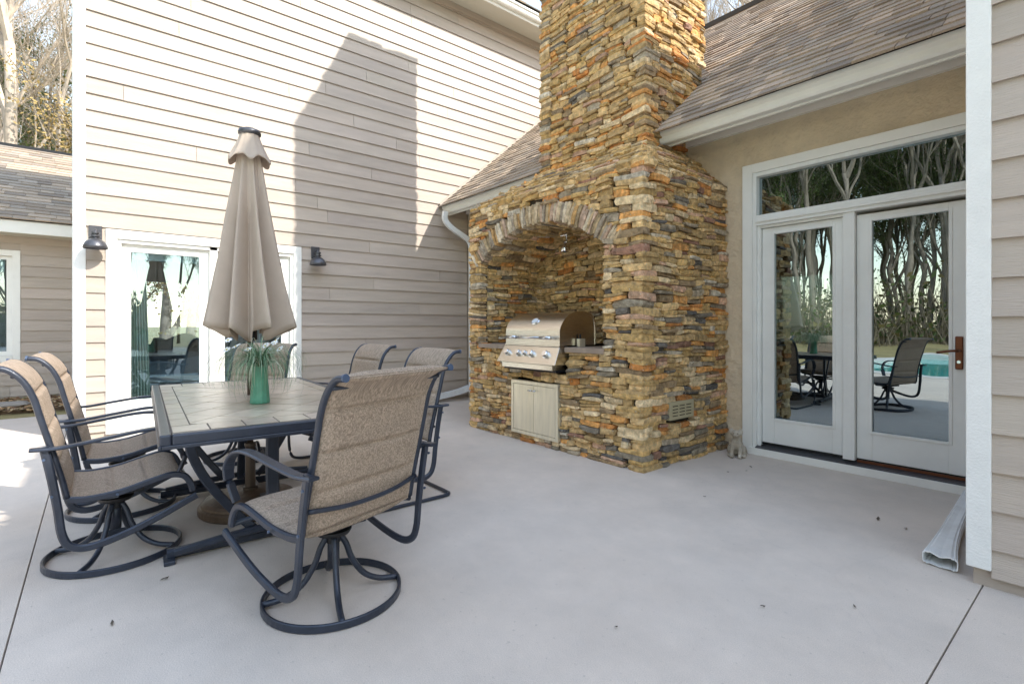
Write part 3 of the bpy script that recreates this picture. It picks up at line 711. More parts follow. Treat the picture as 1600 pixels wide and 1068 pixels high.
def fill(o, U, V, N, v0, v1, segs, lo=.09, hi=.30, dep=.05, dark=0, warm=0, vis=True, wp=warp, prot=.0):
    """stack stones in a band v0..v1 over the intervals segs"""
    U = Vector(U); V = Vector(V); N = Vector(N); o = Vector(o); h = v1 - v0
    for (s0, s1) in segs:
        u = s0
        while u < s1 - .01:
            w_ = rr.uniform(lo, hi)
            if s1 - (u + w_) < lo * .8: w_ = s1 - u
            k = 1 if h < .05 else (rr.choice((1, 2, 2)) if h < .075 else rr.choice((2, 2, 2, 3)))
            cuts = [0] + sorted(rr.uniform(.3, .7) if k == 2 else (i + 1) / k + rr.uniform(-.07, .07) for i in range(k - 1)) + [1]
            for a, b2 in zip(cuts[:-1], cuts[1:]):
                sub = [(u, u + w_)]
                if w_ > .26 and rr.random() < .35:
                    m_ = u + w_ * rr.uniform(.35, .65); sub = [(u, m_), (m_, u + w_)]
                for (p, q) in sub:
                    pr = prot + rr.uniform(-.018, .024); hv = (b2 - a) * h / 2 * rr.uniform(.90, 1.04); hu = (q - p) / 2 * rr.uniform(.93, .99)
                    c = o + U * ((p + q) / 2) + V * (v0 + (a + b2) / 2 * h) + N * (pr - dep)
                    th = rr.uniform(-.05, .05); U2 = (U * math.cos(th) + V * math.sin(th)); V2 = (V * math.cos(th) - U * math.sin(th))
                    add_rock(c, U2, V2, N, hu, hv, dep, scol(rr, dark, warm), vis=vis, wp=wp)
            u += w_
FX0, FX1, FY, TOPZ = -5.02, -2.53, 3.45, 2.56
NX0, NX1, NB = -4.78, -2.95, 4.33
CXn = (NX0 + NX1) / 2; SPR = 1.93; RIN = 1.50; ZC = SPR - math.sqrt(RIN**2 - .915**2); ROUT = RIN + .20
def outer_half(z):                # half width of the arch outline at height z
    if z < SPR: return .915
    d = ROUT**2 - (z - ZC)**2; return math.sqrt(d) if d > 0 else 0
cz0, cz1 = .62, .09
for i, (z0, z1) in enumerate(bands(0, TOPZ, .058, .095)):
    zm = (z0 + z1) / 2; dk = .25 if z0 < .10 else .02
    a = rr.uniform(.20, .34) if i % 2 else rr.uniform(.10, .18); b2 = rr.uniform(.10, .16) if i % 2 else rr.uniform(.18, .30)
    # corner stones, one or two in the band
    k = 2 if z1 - z0 > .072 else 1; cut = [z0, z0 + (z1 - z0) * rr.uniform(.4, .6), z1] if k == 2 else [z0, z1]
    for q0, q1 in zip(cut[:-1], cut[1:]):
        ea = a + rr.uniform(-.03, .03); eb = b2 + rr.uniform(-.03, .03); pr = rr.uniform(-.004, .018)
        c = Vector((FX1 + pr - ea/2, FY - pr + eb/2, (q0+q1)/2)); 
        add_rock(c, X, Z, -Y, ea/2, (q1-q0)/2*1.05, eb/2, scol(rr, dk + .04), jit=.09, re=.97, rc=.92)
    # front
    r1 = FX1 - a - .01
    segs = [(FX0, r1)]
    holes = []
    if zm < .64 and zm > .07: holes.append((-4.20, -3.485))
    if .75 < zm < 1.0: holes.append((-4.28, -3.40))
    if zm >= 1.0:
        hwid = max(0, outer_half(zm) - .03) if zm > SPR else .915
        if hwid > 0: holes.append((CXn - hwid, CXn + hwid))
    for (h0, h1) in holes:
        ns = []
        for (s0, s1) in segs:
            if h1 <= s0 or h0 >= s1: ns.append((s0, s1)); continue
            if h0 - s0 > .04: ns.append((s0, h0))
            if s1 - h1 > .04: ns.append((h1, s1))
        segs = ns
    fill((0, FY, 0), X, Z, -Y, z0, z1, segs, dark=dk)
    # right side
    segs = [(FY + b2 + .01, YS)]
    if .375 < zm < .55: segs = [(FY + b2 + .01, 3.80), (4.20, YS)]
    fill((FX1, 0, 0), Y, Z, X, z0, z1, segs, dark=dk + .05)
    # left side (seen only from a step aside)
    fill((FX0, 0, 0), Y, Z, -X, z0, z1, [(FY, YS)], dark=dk, vis=False, lo=.2, hi=.45)
# niche walls
for (z0, z1) in bands(1.0, SPR + .36, .055, .085):
    zm = (z0+z1)/2
    if z0 < SPR: fill((NX0, 0, 0), Y, Z, X, z0, min(z1, SPR+.03), [(FY+.10, NB+.05)], lo=.08, hi=.24, warm=.25, dark=.1, prot=-.0)
    if z0 < SPR: fill((NX1, 0, 0), Y, Z, -X, z0, min(z1, SPR+.03), [(FY+.10, NB)], lo=.14, hi=.3, warm=.25, vis=False, prot=-.01)
    fill((0, NB, 0), X, Z, -Y, z0, z1, [(NX0-.04, NX1+.03)], lo=.08, hi=.26, warm=.35)
# vault soffit
half = math.asin(.915 / RIN); t_ = -half
while t_ < half:
    dt = rr.uniform(.028, .05); tm = t_ + dt/2; Nn = Vector((-math.sin(tm), 0, -math.cos(tm))); Tn = Vector((math.cos(tm), 0, -math.sin(tm)))
    y = FY + rr.uniform(.06, .16)
    while y < NB - .03:
        l = rr.uniform(.10, .34); l = min(l, NB - y + .02); pr = rr.uniform(-.015, .03)
        c = Vector((CXn + math.sin(tm) * (RIN + .045 - pr), y + l/2, ZC + math.cos(tm) * (RIN + .045 - pr)))
        th = rr.uniform(-.06, .06)
        add_rock(c, (Y*math.cos(th)+Tn*math.sin(th)), (Tn*math.cos(th)-Y*math.sin(th)), Nn, l/2, dt*RIN/2*1.08, .05, scol(rr, .08, .45), wp=nowarp, jit=.16); y += l
    t_ += dt
# shoulders: front, right and left slopes up to the chimney
CX0, CX1, CY0, CY1, CZ, CH = -4.44, -2.96, 4.07, 5.15, 2.98, 7.95
def slope(p00, p01, p10, p11, nrows, vis=True):      # p00-p01 lower edge, p10-p11 upper edge
    p00, p01, p10, p11 = map(Vector, (p00, p01, p10, p11)); e = (p01 - p00).normalized(); up = ((p10 + p11) / 2 - (p00 + p01) / 2)
    up = (up - e * up.dot(e)); H = up.length; V = up.normalized(); N = e.cross(V)
    if N.z < 0: N = -N
    Lw = (p01 - p00).length
    for i in range(nrows):
        v0, v1 = H * i / nrows, H * (i + 1) / nrows; f = (v0 + v1) / 2 / H
        s0 = (p10 - p00).dot(e) * f; s1 = Lw + (p11 - p01).dot(e) * f
        fill(p00, e, V, N, v0, v1, [(s0 - .02, s1 + .02)], lo=.10, hi=.32, vis=vis, wp=nowarp, dep=.05, prot=.005)
slope((FX0, FY, TOPZ), (FX1, FY, TOPZ), (CX0, CY0, CZ), (CX1, CY0, CZ), 9)
slope((FX1, FY, TOPZ), (FX1, YS, TOPZ), (CX1, CY0, CZ), (CX1, YS, CZ), 7)
slope((FX0, YS, TOPZ), (FX0, FY, TOPZ), (CX0, YS, CZ), (CX0, CY0, CZ), 6, vis=False)
for i in range(10):          # hip stones
    f = (i + .5) / 10; p = Vector((FX1, FY, TOPZ)).lerp(Vector((CX1, CY0, CZ)), f)
    add_rock(p - Vector((.05, -.05, .03)), (X*.3 + Y*.7).normalized() if i % 2 else X, Z, -Y if not i % 2 else (X*.7 - Y*.3).normalized(), rr.uniform(.08, .13), .036, .07, scol(rr), wp=nowarp)
# chimney shaft
for i, (z0, z1) in enumerate(bands(CZ, CH, .062, .10)):
    big = z0 > 4.7
    a = rr.uniform(.18, .3) if i % 2 else rr.uniform(.10, .18); b2 = rr.uniform(.10, .16) if i % 2 else rr.uniform(.16, .26)
    cut = [z0, (z0 + z1) / 2 + rr.uniform(-.012, .012), z1]
    for q0, q1 in zip(cut[:-1], cut[1:]):
        ea = a + rr.uniform(-.02, .02); eb = b2 + rr.uniform(-.02, .02); pr = rr.uniform(-.004, .02)
        add_rock((CX1 + pr - ea/2, CY0 - pr + eb/2, (q0+q1)/2), X, Z, -Y, ea/2, (q1-q0)/2*1.05, eb/2, scol(rr), jit=.09, re=.97, rc=.92, vis=not big)
        add_rock((CX0 - pr + .09, CY0 - pr + .09, (q0+q1)/2), X, Z, -Y, .09, (q1-q0)/2*1.05, .09, scol(rr, .15), jit=.09, re=.97, rc=.92, vis=not big)
    kw = dict(lo=.2, hi=.5, vis=False) if big else dict(lo=.09, hi=.32)
    fill((0, CY0, 0), X, Z, -Y, z0, z1, [(CX0 + .17, CX1 - a - .01)], **kw)
    fill((CX1, 0, 0), Y, Z, X, z0, z1, [(CY0 + b2 + .01, CY1)], **kw)
    fill((CX0, 0, 0), Y, Z, -X, z0, z1, [(CY0 + .16, CY1)], lo=.25, hi=.5, vis=False)
    fill((0, CY1, 0), X, Z, Y, z0, z1, [(CX0, CX1)], lo=.25, hi=.5, vis=False)
for i in range(34):
    add_rock((rr.uniform(CX0+.16, CX1-.16), rr.uniform(CY0+.12, CY1-.12), CH - .03 + rr.uniform(0, .015)), X, Y, Z, .16, .12, .03, scol(rr), wp=nowarp, vis=False)
ROCKS.sort(key=lambda t: -t[0])
for i, (sc, a) in enumerate(ROCKS[:298]):
    MB().rock(a[0], a[1], a[2], a[3], a[4], a[5], a[6], a[7], a[8], a[9], a[10], a[11], a[12]).build("stone", M['stone'], FP)
mb = MB()
for (sc, a) in ROCKS[298:]: mb.rock(a[0], a[1], a[2], a[3], a[4], a[5], a[6], a[7], a[8], a[9], a[10], a[11], a[12])
tag(mb.build("stone_masonry", M['stone'], FP), kind='stuff')
print("rocks", len(ROCKS))
# voussoirs of the arch
t_ = -half - .06
while t_ < half + .06:
    dt = rr.uniform(.016, .031); tm = t_ + dt/2; Nn = Vector((math.sin(tm), 0, math.cos(tm))); Tn = Vector((math.cos(tm), 0, -math.sin(tm)))
    L2 = rr.uniform(.19, .245); pr = rr.uniform(.0, .025); c = Vector((CXn, 0, ZC)) + Nn * (RIN + .10 + rr.uniform(-.008, .008)) + Y * (FY - pr + .09)
    th = rr.uniform(-.05, .05)
    q = MB().rock(c, Nn*math.cos(th)+Tn*math.sin(th), Tn*math.cos(th)-Nn*math.sin(th), -Y, L2/2, dt*(RIN+.1)/2*1.04, .09, rr.choice([(.62, .48, .31), (.52, .38, .22), (.56, .39, .28), (.42, .34, .25), (.70, .58, .42), (.38, .28, .16), (.56, .33, .13)]), jit=.10, rr=rr)
    q.build("arch_stone", M['stone'], FP); t_ += dt
# core
b = MB(); D = .05
b.box(FX0+D, FX1-D, FY+D, YS-.005, 0, .62); b.box(FX0+D, NX0-.03, FY+D, YS-.005, .62, 2.3); b.box(NX1+.03, FX1-D, FY+D, YS-.005, .62, 2.3)
b.box(NX0-.03, NX1+.03, NB+.03, YS-.005, .62, 2.3); b.box(FX0+D, -4.26, FY+D, NB+.03, .62, .95); b.box(-3.42, FX1-D, FY+D, NB+.03, .62, .95)
# vault fill
N2 = 16
for i in range(N2):
    a0 = -half + 2*half*i/N2; a1 = -half + 2*half*(i+1)/N2; r_ = RIN + .05
    xa, za = CXn + math.sin(a0)*r_, ZC + math.cos(a0)*r_; xb, zb = CXn + math.sin(a1)*r_, ZC + math.cos(a1)*r_
    b.hexa([(xa, FY+D, za), (xb, FY+D, zb), (xb, NB+.03, zb), (xa, NB+.03, za), (xa, FY+D, 2.52), (xb, FY+D, 2.52), (xb, NB+.03, 2.52), (xa, NB+.03, 2.52)])
b.box(FX0+D, NX0-.03, FY+D, YS-.005, 2.301, 2.52); b.box(NX1+.03, FX1-D, FY+D, YS-.005, 2.301, 2.52); b.box(NX0-.03, NX1+.03, NB+.031, YS-.005, 2.301, 2.52)
b.hexa([(FX0+D, FY+D, 2.521), (FX1-D, FY+D, 2.521), (FX1-D, YS-.005, 2.521), (FX0+D, YS-.005, 2.521), (CX0+.03, CY0+.03, CZ-.02), (CX1-.03, CY0+.03, CZ-.02), (CX1-.03, YS-.005, CZ-.02), (CX0+.03, YS-.005, CZ-.02)])
b.box(CX0+D, CX1-D, CY0+D, CY1-D, CZ-.05, CH-.03)
b.build("mortar_core", M['core'], FP)
# hearth counter and crawl vent
cm = mat("counter_stone", (.33, .25, .19), .6, var=.2, vscale=9, bump=.2, bscale=40)
MB().box(NX0-.02, -4.265, FY-.025, NB, .952, .998).build("counter_slab", cm, FP, bevel=.004)
MB().box(-3.405, NX1+.02, FY-.025, NB, .952, .998).build("counter_slab", cm, FP, bevel=.004)
b = MB(); y0, y1, z0, z1 = 3.81, 4.19, .385, .54
b.box(FX1-.03, FX1+.012, y0, y1, z0, z1)
v_ = b.build("crawl_vent", M['vent'], FP, bevel=.003)
for j in range(4):
    for i in range(3):
        ya = y0 + .045 + i * .105; za = z0 + .03 + j * .028
        MB().box(FX1+.010, FX1+.0135, ya, ya+.08, za, za+.008).build("vent_slot", M['core'], v_)
        MB().box(FX1+.012, FX1+.019, ya, ya+.08, za+.0095, za+.014).build("vent_louver", M['vent'], v_)

# spot lamp under the vault
t = thing("vault_spotlight", "small silver spotlight hanging from the stone vault above the grill", "lamp", (-3.86, 3.92, 2.05))
MB().box(-.05, .05, -.05, .05, .115, .145).build("mount_plate", M['chrome'], t, bevel=.004)
MB().tube(smooth_path([(0, 0, .12), (.0, 0, .06), (-.02, -.01, .03)], 4), .012).build("stem", M['chrome'], t, smooth=True)
MB().lathe([(.018, .055), (.026, .035), (.030, .0), (.048, -.05), (.044, -.052), (.026, 0), (.012, .02)], 20, -.02, -.01).build("lamp_head", M['chrome'], t, smooth=True)

# ------------------------------------------------------------------ grill
gx0, gx1 = -4.255, -3.44; GF = 3.40
GR = thing("built_in_grill", "stainless steel gas grill with closed domed hood set in the stone niche", "grill")
prof = smooth_path([(GF, 1.012, 0), (GF, 1.09, 0), (GF+.006, 1.175, 0), (GF+.06, 1.255, 0), (GF+.15, 1.312, 0), (GF+.27, 1.338, 0), (GF+.38, 1.33, 0), (GF+.47, 1.29, 0), (GF+.50, 1.18, 0), (GF+.50, 1.012, 0)], 4)
b = MB(); n = len(prof)
for x in (gx0, gx1):
    for p in prof: b.v.append((x, p[0], p[1]))
for i in range(n-1): b.f.append((i, n+i, n+i+1, i+1)); b.c.append(None)
b.f.append(tuple(range(n))); b.f.append(tuple(range(n, 2*n))[::-1]); b.c += [None, None]
hd = b.build("hood", M['steel'], GR)
b = MB(); b.box(gx0-.004, gx1+.004, GF-.012, GF+.05, 1.0, 1.012); b.build("hood_lip", M['steel'], GR, bevel=.002)
b = MB(); b.sweep([(gx1+.002, p[0], p[1]) for p in prof], [(-.006, -.004), (.006, -.004), (.006, .004), (-.006, .004)], up=(1, 0, 0)); b.build("hood_rim", M['steel'], GR)
h = MB(); h.tube([(gx0+.10, GF-.055, 1.085), (gx1-.10, GF-.055, 1.085)], .012, 12); h.build("hood_handle", M['chrome'], GR, smooth=True)
for x in (gx0+.08, gx1-.22):
    MB().tube([(x, GF-.055, 1.085), (x+.15, GF-.055, 1.085)], .0165, 12).build("handle_grip", M['chrome'], GR, smooth=True)
for x in (gx0+.13, gx1-.13):
    MB().tube([(x, GF, 1.085), (x, GF-.055, 1.085)], .009, 10).build("handle_post", M['chrome'], GR, smooth=True)
Mt = Matrix.Translation((-3.84, GF+.055, 1.243)) @ Matrix.Rotation(R(48), 4, 'X') @ Matrix.Diagonal((1.35, 1, 1, 1))
MB().lathe([(.0, .0), (.042, .0), (.045, .008), (.038, .014), (.0, .014)], 24, M=Mt).build("thermometer", M['chrome'], GR, smooth=False)
MB().lathe([(.0, .0145), (.03, .0145), (.0, .0155)], 24, M=Mt).build("thermometer_dial", M['dial'], GR)
# control panel (leans out at the bottom)
b = MB(); PB = GF - .10
b.hexa([(gx0-.035, PB, .83), (gx1+.035, PB, .83), (gx1+.035, GF+.1, .83), (gx0-.035, GF+.1, .83), (gx0-.01, GF-.01, .998), (gx1+.01, GF-.01, .998), (gx1+.01, GF+.1, .998), (gx0-.01, GF+.1, .998)])
b.build("control_panel", M['steel'], GR, bevel=.004)
MB().box(gx0+.03, gx1-.02, PB+.02, GF+.1, .775, .827).build("drip_tray", M['steel'], GR, bevel=.004)
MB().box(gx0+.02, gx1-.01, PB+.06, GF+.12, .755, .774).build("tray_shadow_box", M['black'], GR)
pn = Vector((0, -.168, -.09+.0)).normalized(); pn = Vector((0, -.168, -.0)); pn = Vector((0, -.88, .47)).normalized()
for (x, r_) in ((-4.16, .030), (-3.985, .030), (-3.885, .024), (-3.785, .033), (-3.575, .033)):
    zc = .925; yc = GF - .01 + (.998 - zc) / .168 * (-.09)
    q = pn.to_track_quat('Z', 'Y').to_matrix().to_4x4(); Mt = Matrix.Translation((x, yc, zc)) @ q
    kb = MB().lathe([(r_*1.25, .0), (r_*1.25, .006), (r_, .008), (r_*.92, .034), (r_*.8, .038)], 24, M=Mt); kb.build("knob", M['chrome'], GR)
zc = .925; yc = GF - .01 + (.998 - zc) / .168 * (-.09)
MB().hexa([(-4.115, yc-.004, zc-.012), (-4.035, yc-.004, zc-.012), (-4.035, yc+.01, zc-.012), (-4.115, yc+.01, zc-.012), (-4.115, yc+.0095, zc+.012), (-4.035, yc+.0095, zc+.012), (-4.035, yc+.02, zc+.012), (-4.115, yc+.02, zc+.012)]).build("badge", M['red'], GR)
MB().box(gx1+.012, gx1+.05, 3.62, 3.70, .998, 1.075).build("rotisserie_bracket", M['steel_door'], GR, bevel=.003)
b = MB(); b.tube([(gx1+.02, 3.66, 1.076), (gx1+.02, 3.66, 1.12)], .01); b.build("bracket_pin", M['black'], GR)

# cabinet doors
CB = thing("cabinet_doors", "pair of brushed steel cabinet doors in the stonework under the grill", "cabinet")
cx0, cx1, z0, z1 = -4.195, -3.49, .082, .635; fy = FY - .028
b = MB(); e = .035
b.box(cx0, cx1, fy, fy+.06, z0, z0+e); b.box(cx0, cx1, fy, fy+.06, z1-e, z1); b.box(cx0, cx0+e, fy, fy+.06, z0+e, z1-e); b.box(cx1-e, cx1, fy, fy+.06, z0+e, z1-e)
b.build("frame", M['steel_door'], CB, bevel=.002)
MB().box(cx0+e, cx1-e, fy+.03, fy+.055, z0+e, z1-e).build("back_panel", M['black'], CB)
mid = (cx0+cx1)/2
for (a0, a1, hx) in ((cx0+e+.004, mid-.002, mid-.03), (mid+.002, cx1-e-.004, mid+.03)):
    dd = MB().box(a0, a1, fy+.002, fy+.025, z0+e+.004, z1-e-.004).build("door", M['steel_door'], CB, bevel=.002)
    q = MB(); q.tube([(hx-.022, fy-.025, z1-e-.055), (hx+.022, fy-.025, z1-e-.055)], .008, 10); q.tube([(hx, fy+.002, z1-e-.055), (hx, fy-.025, z1-e-.055)], .006, 8)
    q.build("handle", M['chrome'], dd, smooth=True)

# ------------------------------------------------------------------ dog statue
def dog():
    b = MB()
    def ell(c, r, rot=None):
        M4 = Matrix.Translation(c) @ (rot or Matrix.Identity(4)) @ Matrix.Diagonal((*r, 1)); n, m_ = 14, 10
        b.lathe([(math.sin(math.pi*i/m_)+1e-4, -math.cos(math.pi*i/m_)) for i in range(m_+1)], n, M=M4)
    # faces -y
    ell((0, .045, .075), (.062, .07, .07)); ell((0, .0, .12), (.048, .05, .075)); ell((0, -.02, .15), (.042, .038, .05))
    ell((0, -.022, .185), (.032, .034, .035)); ell((0, -.035, .215), (.042, .042, .036)); ell((0, -.078, .205), (.020, .028, .017)); ell((0, -.10, .208), (.009, .008, .007))
    for s in (-1, 1):
        ell((s*.040, -.020, .243), (.016, .012, .020), Matrix.Rotation(R(-25*s), 4, 'Y'))
        ell((s*.045, -.028, .222), (.011, .016, .026), Matrix.Rotation(R(18*s), 4, 'Y'))
        b.tube([(s*.032, -.03, .13), (s*.034, -.045, .07), (s*.034, -.052, .02)], .019, 10); ell((s*.034, -.068, .014), (.021, .03, .014))
        ell((s*.058, .04, .05), (.028, .05, .048)); ell((s*.062, -.01, .014), (.02, .036, .014))
    ell((.05, .10, .02), (.035, .03, .015))
    t = thing("dog_statue", "small cast stone dog statue sitting at the foot of the stucco wall", "statue", (-2.31, 4.56, 0), R(22))
    o = b.build("body", M['statue'], t)
    m = o.modifiers.new("remesh", 'REMESH'); m.mode = 'VOXEL'; m.voxel_size = .0045; m.use_smooth_shade = True
    m = o.modifiers.new("smooth", 'SMOOTH'); m.iterations = 3; m.factor = .5
    e = MB()
    for s in (-1, 1): e.lathe([(.0001, -.004), (.004, -.002), (.0045, .001), (.0001, .004)], 8, s*.017, -.072)
    o2 = e.build("eyes", M['core'], t); o2.location = (0, 0, .224)
dog()

# ------------------------------------------------------------------ dining table
TB = thing("dining_table", "rectangular patio table with brown tile top and dark metal curved base", "table", (-3.64, .81, 0), R(-3.3))
hl, hw_, tz = 1.12, .545, .745
b = MB(); rim = [(-hl, -hw_), (hl, -hw_), (hl, hw_), (-hl, hw_)]
for (a, c_) in (((-hl, -hw_), (hl, -hw_)), ((hl, -hw_), (hl, hw_)), ((hl, hw_), (-hl, hw_)), ((-hl, hw_), (-hl, -hw_))):
    pass
b.box(-hl, hl, -hw_, -hw_+.045, tz-.05, tz); b.box(-hl, hl, hw_-.045, hw_, tz-.05, tz); b.box(-hl, -hl+.045, -hw_+.045, hw_-.045, tz-.05, tz); b.box(hl-.045, hl, -hw_+.045, hw_-.045, tz-.05, tz)
b.build("top_rim", M['metal'], TB, bevel=.008)
b = MB(); b.box(-hl-.004, hl+.004, -hw_-.004, -hw_+.01, tz-.062, tz-.045); b.box(-hl-.004, hl+.004, hw_-.01, hw_+.004, tz-.062, tz-.045); b.box(-hl-.004, -hl+.01, -hw_+.01, hw_-.01, tz-.062, tz-.045); b.box(hl-.01, hl+.004, -hw_+.01, hw_-.01, tz-.062, tz-.045); b.build("rim_bead", M['metal'], TB, bevel=.003)
MB().box(-hl+.045, hl-.045, -hw_+.045, hw_-.045, tz-.03, tz-.0035).build("tile_bed", M['grout'], TB)
rt = random.Random(8); ix, iy = hl-.047, hw_-.047; bw = .165; g = .0045
def tilecol():
    k = rt.uniform(.85, 1.15); return (k, k*rt.uniform(.97, 1.02), k*rt.uniform(.93, 1.0))
def tile(poly):
    if len(poly) < 3: return
    # shrink towards centroid for the grout
    cx_ = sum(p[0] for p in poly)/len(poly); cy_ = sum(p[1] for p in poly)/len(poly)
    ar = abs(sum(poly[i][0]*poly[(i+1) % len(poly)][1]-poly[(i+1) % len(poly)][0]*poly[i][1] for i in range(len(poly))))/2
    if ar < .0006: return
    q = [(cx_+(x-cx_)*(1-2*g/max(.03, abs(x-cx_)+.02)*.5), cy_+(y-cy_)*(1-2*g/max(.03, abs(y-cy_)+.02)*.5)) for x, y in poly]
    b = MB(); n = len(q); zt = tz - .0005 + rt.uniform(-.0005, .0005); col = tilecol()
    b.v = [(x, y, tz-.012) for x, y in q] + [(x, y, zt) for x, y in q]
    b.f = [tuple(range(n, 2*n))] + [(i, (i+1) % n, n+(i+1) % n, n+i) for i in range(n)]; b.c = [col]*(n+1)
    b.build("tile", M['tile'], TB)
def rects(x0, x1, y0, y1, nx, ny):
    for i in range(nx):
        for j in range(ny):
            tile([(x0+(x1-x0)*i/nx, y0+(y1-y0)*j/ny), (x0+(x1-x0)*(i+1)/nx, y0+(y1-y0)*j/ny), (x0+(x1-x0)*(i+1)/nx, y0+(y1-y0)*(j+1)/ny), (x0+(x1-x0)*i/nx, y0+(y1-y0)*(j+1)/ny)])
sb = .075
rects(-ix, -ix+bw, -iy, iy, 1, 7); rects(ix-bw, ix, -iy, iy, 1, 7)
rects(-ix+bw, ix-bw, -iy, -iy+sb, 9, 1); rects(-ix+bw, ix-bw, iy-sb, iy, 9, 1)
jx, jy = ix-bw, iy-sb
def clip(poly, a, b_, c_):      # keep a*x+b*y<=c
    out = []
    for i in range(len(poly)):
        p, q = poly[i], poly[(i+1) % len(poly)]; dp = a*p[0]+b_*p[1]-c_; dq = a*q[0]+b_*q[1]-c_
        if dp <= 0: out.append(p)
        if dp*dq < 0: t_ = dp/(dp-dq); out.append((p[0]+(q[0]-p[0])*t_, p[1]+(q[1]-p[1])*t_))
    return out
ts = .205; r2 = math.sqrt(.5)
for i in range(-8, 9):
    for j in range(-8, 9):
        if (i+j) % 1: continue
        cx_, cy_ = (i-j)*ts*r2, (i+j)*ts*r2; h_ = ts*r2
        if abs(cx_) > jx+h_ or abs(cy_) > jy+h_: continue
        p = [(cx_+h_, cy_), (cx_, cy_+h_), (cx_-h_, cy_), (cx_, cy_-h_)]
        for (a, b_, c_) in ((1, 0, jx), (-1, 0, jx), (0, 1, jy), (0, -1, jy)): p = clip(p, a, b_, c_)
        tile(p)
# base: per end a double foot bar, curved legs, upright; a stretcher between
for s in (-1, 1):
    xf = s*.56
    f_ = MB(); f_.flat([(xf-.02, -.50, .035), (xf-.02, .50, .035)], .045, .05); f_.build("foot_bar", M['metal'], TB)
    f_ = MB(); f_.flat(smooth_path([(xf+s*.04, -.47, .055), (xf+s*.04, -.15, .085), (xf+s*.04, .15, .085), (xf+s*.04, .47, .055)], 5), .035, .04); f_.build("foot_bar", M['metal'], TB, smooth=False)
    for y in (-.49, .49): MB().box(xf-.06, xf+.06, y-.025, y+.025, .0, .022).build("foot_pad", M['metal'], TB, bevel=.004)
    for sy in (-1, 1):
        q = MB(); q.flat(smooth_path([(xf, sy*.10, .08), (xf+s*.0, sy*.17, .16), (xf+s*.06, sy*.32, .38), (xf+s*.12, sy*.40, .56), (xf+s*.16, sy*.42, .70)], 6), .045, .02, up=(s, 0, .2)); q.build("leg", M['metal'], TB)
    MB().flat([(xf, 0, .07), (xf-s*.04, 0, .40), (xf-s*.02, 0, .70)], .07, .03, up=(1, 0, 0)).build("upright", M['metal'], TB)
MB().flat([(-.56, .03, .10), (.56, .03, .10)], .05, .03).build("stretcher", M['metal'], TB)
q = MB(); q.box(-.95, .95, -.30, -.26, tz-.055, tz-.03); q.box(-.95, .95, .26, .30, tz-.055, tz-.03); q.build("top_brace", M['metal'], TB)
for s in (-1, 1):
    q = MB(); q.flat(smooth_path([(s*.54, .03, .10), (s*.35, .03, .28), (s*.14, .03, .40), (s*.03, .03, .34)], 6), .04, .018, up=(0, 1, 0)); q.build("scroll_brace", M['metal'], TB)

# ------------------------------------------------------------------ umbrella
UC = (-3.70, .79)
t = thing("umbrella_stand", "heavy round rusty iron umbrella base under the table", "umbrella base", (UC[0], UC[1], 0))
MB().lathe([(.0, 0), (.29, 0), (.30, .012), (.30, .045), (.29, .055), (.282, .058), (.278, .07), (.262, .085), (.20, .105), (.08, .12), (.045, .125), (.0, .125)], 48).build("base_disc", M['iron'], t, smooth=False)
MB().lathe([(.045, .12), (.045, .14), (.032, .145), (.03, .40), (.034, .41), (.034, .43), (.0, .43)], 24).build("sleeve", M['pole'], t, smooth=False)
MB().tube([(.02, 0, .36), (.075, -.02, .36)], .008).build("clamp_screw", M['pole'], t)
UM = thing("patio_umbrella", "closed taupe canvas market umbrella standing through the table", "umbrella", (UC[0], UC[1], 0))
MB().tube([(0, 0, .13), (0, 0, 1.3), (-.005, .0, 2.47)], .019, 16).build("pole", M['pole'], UM, smooth=True)
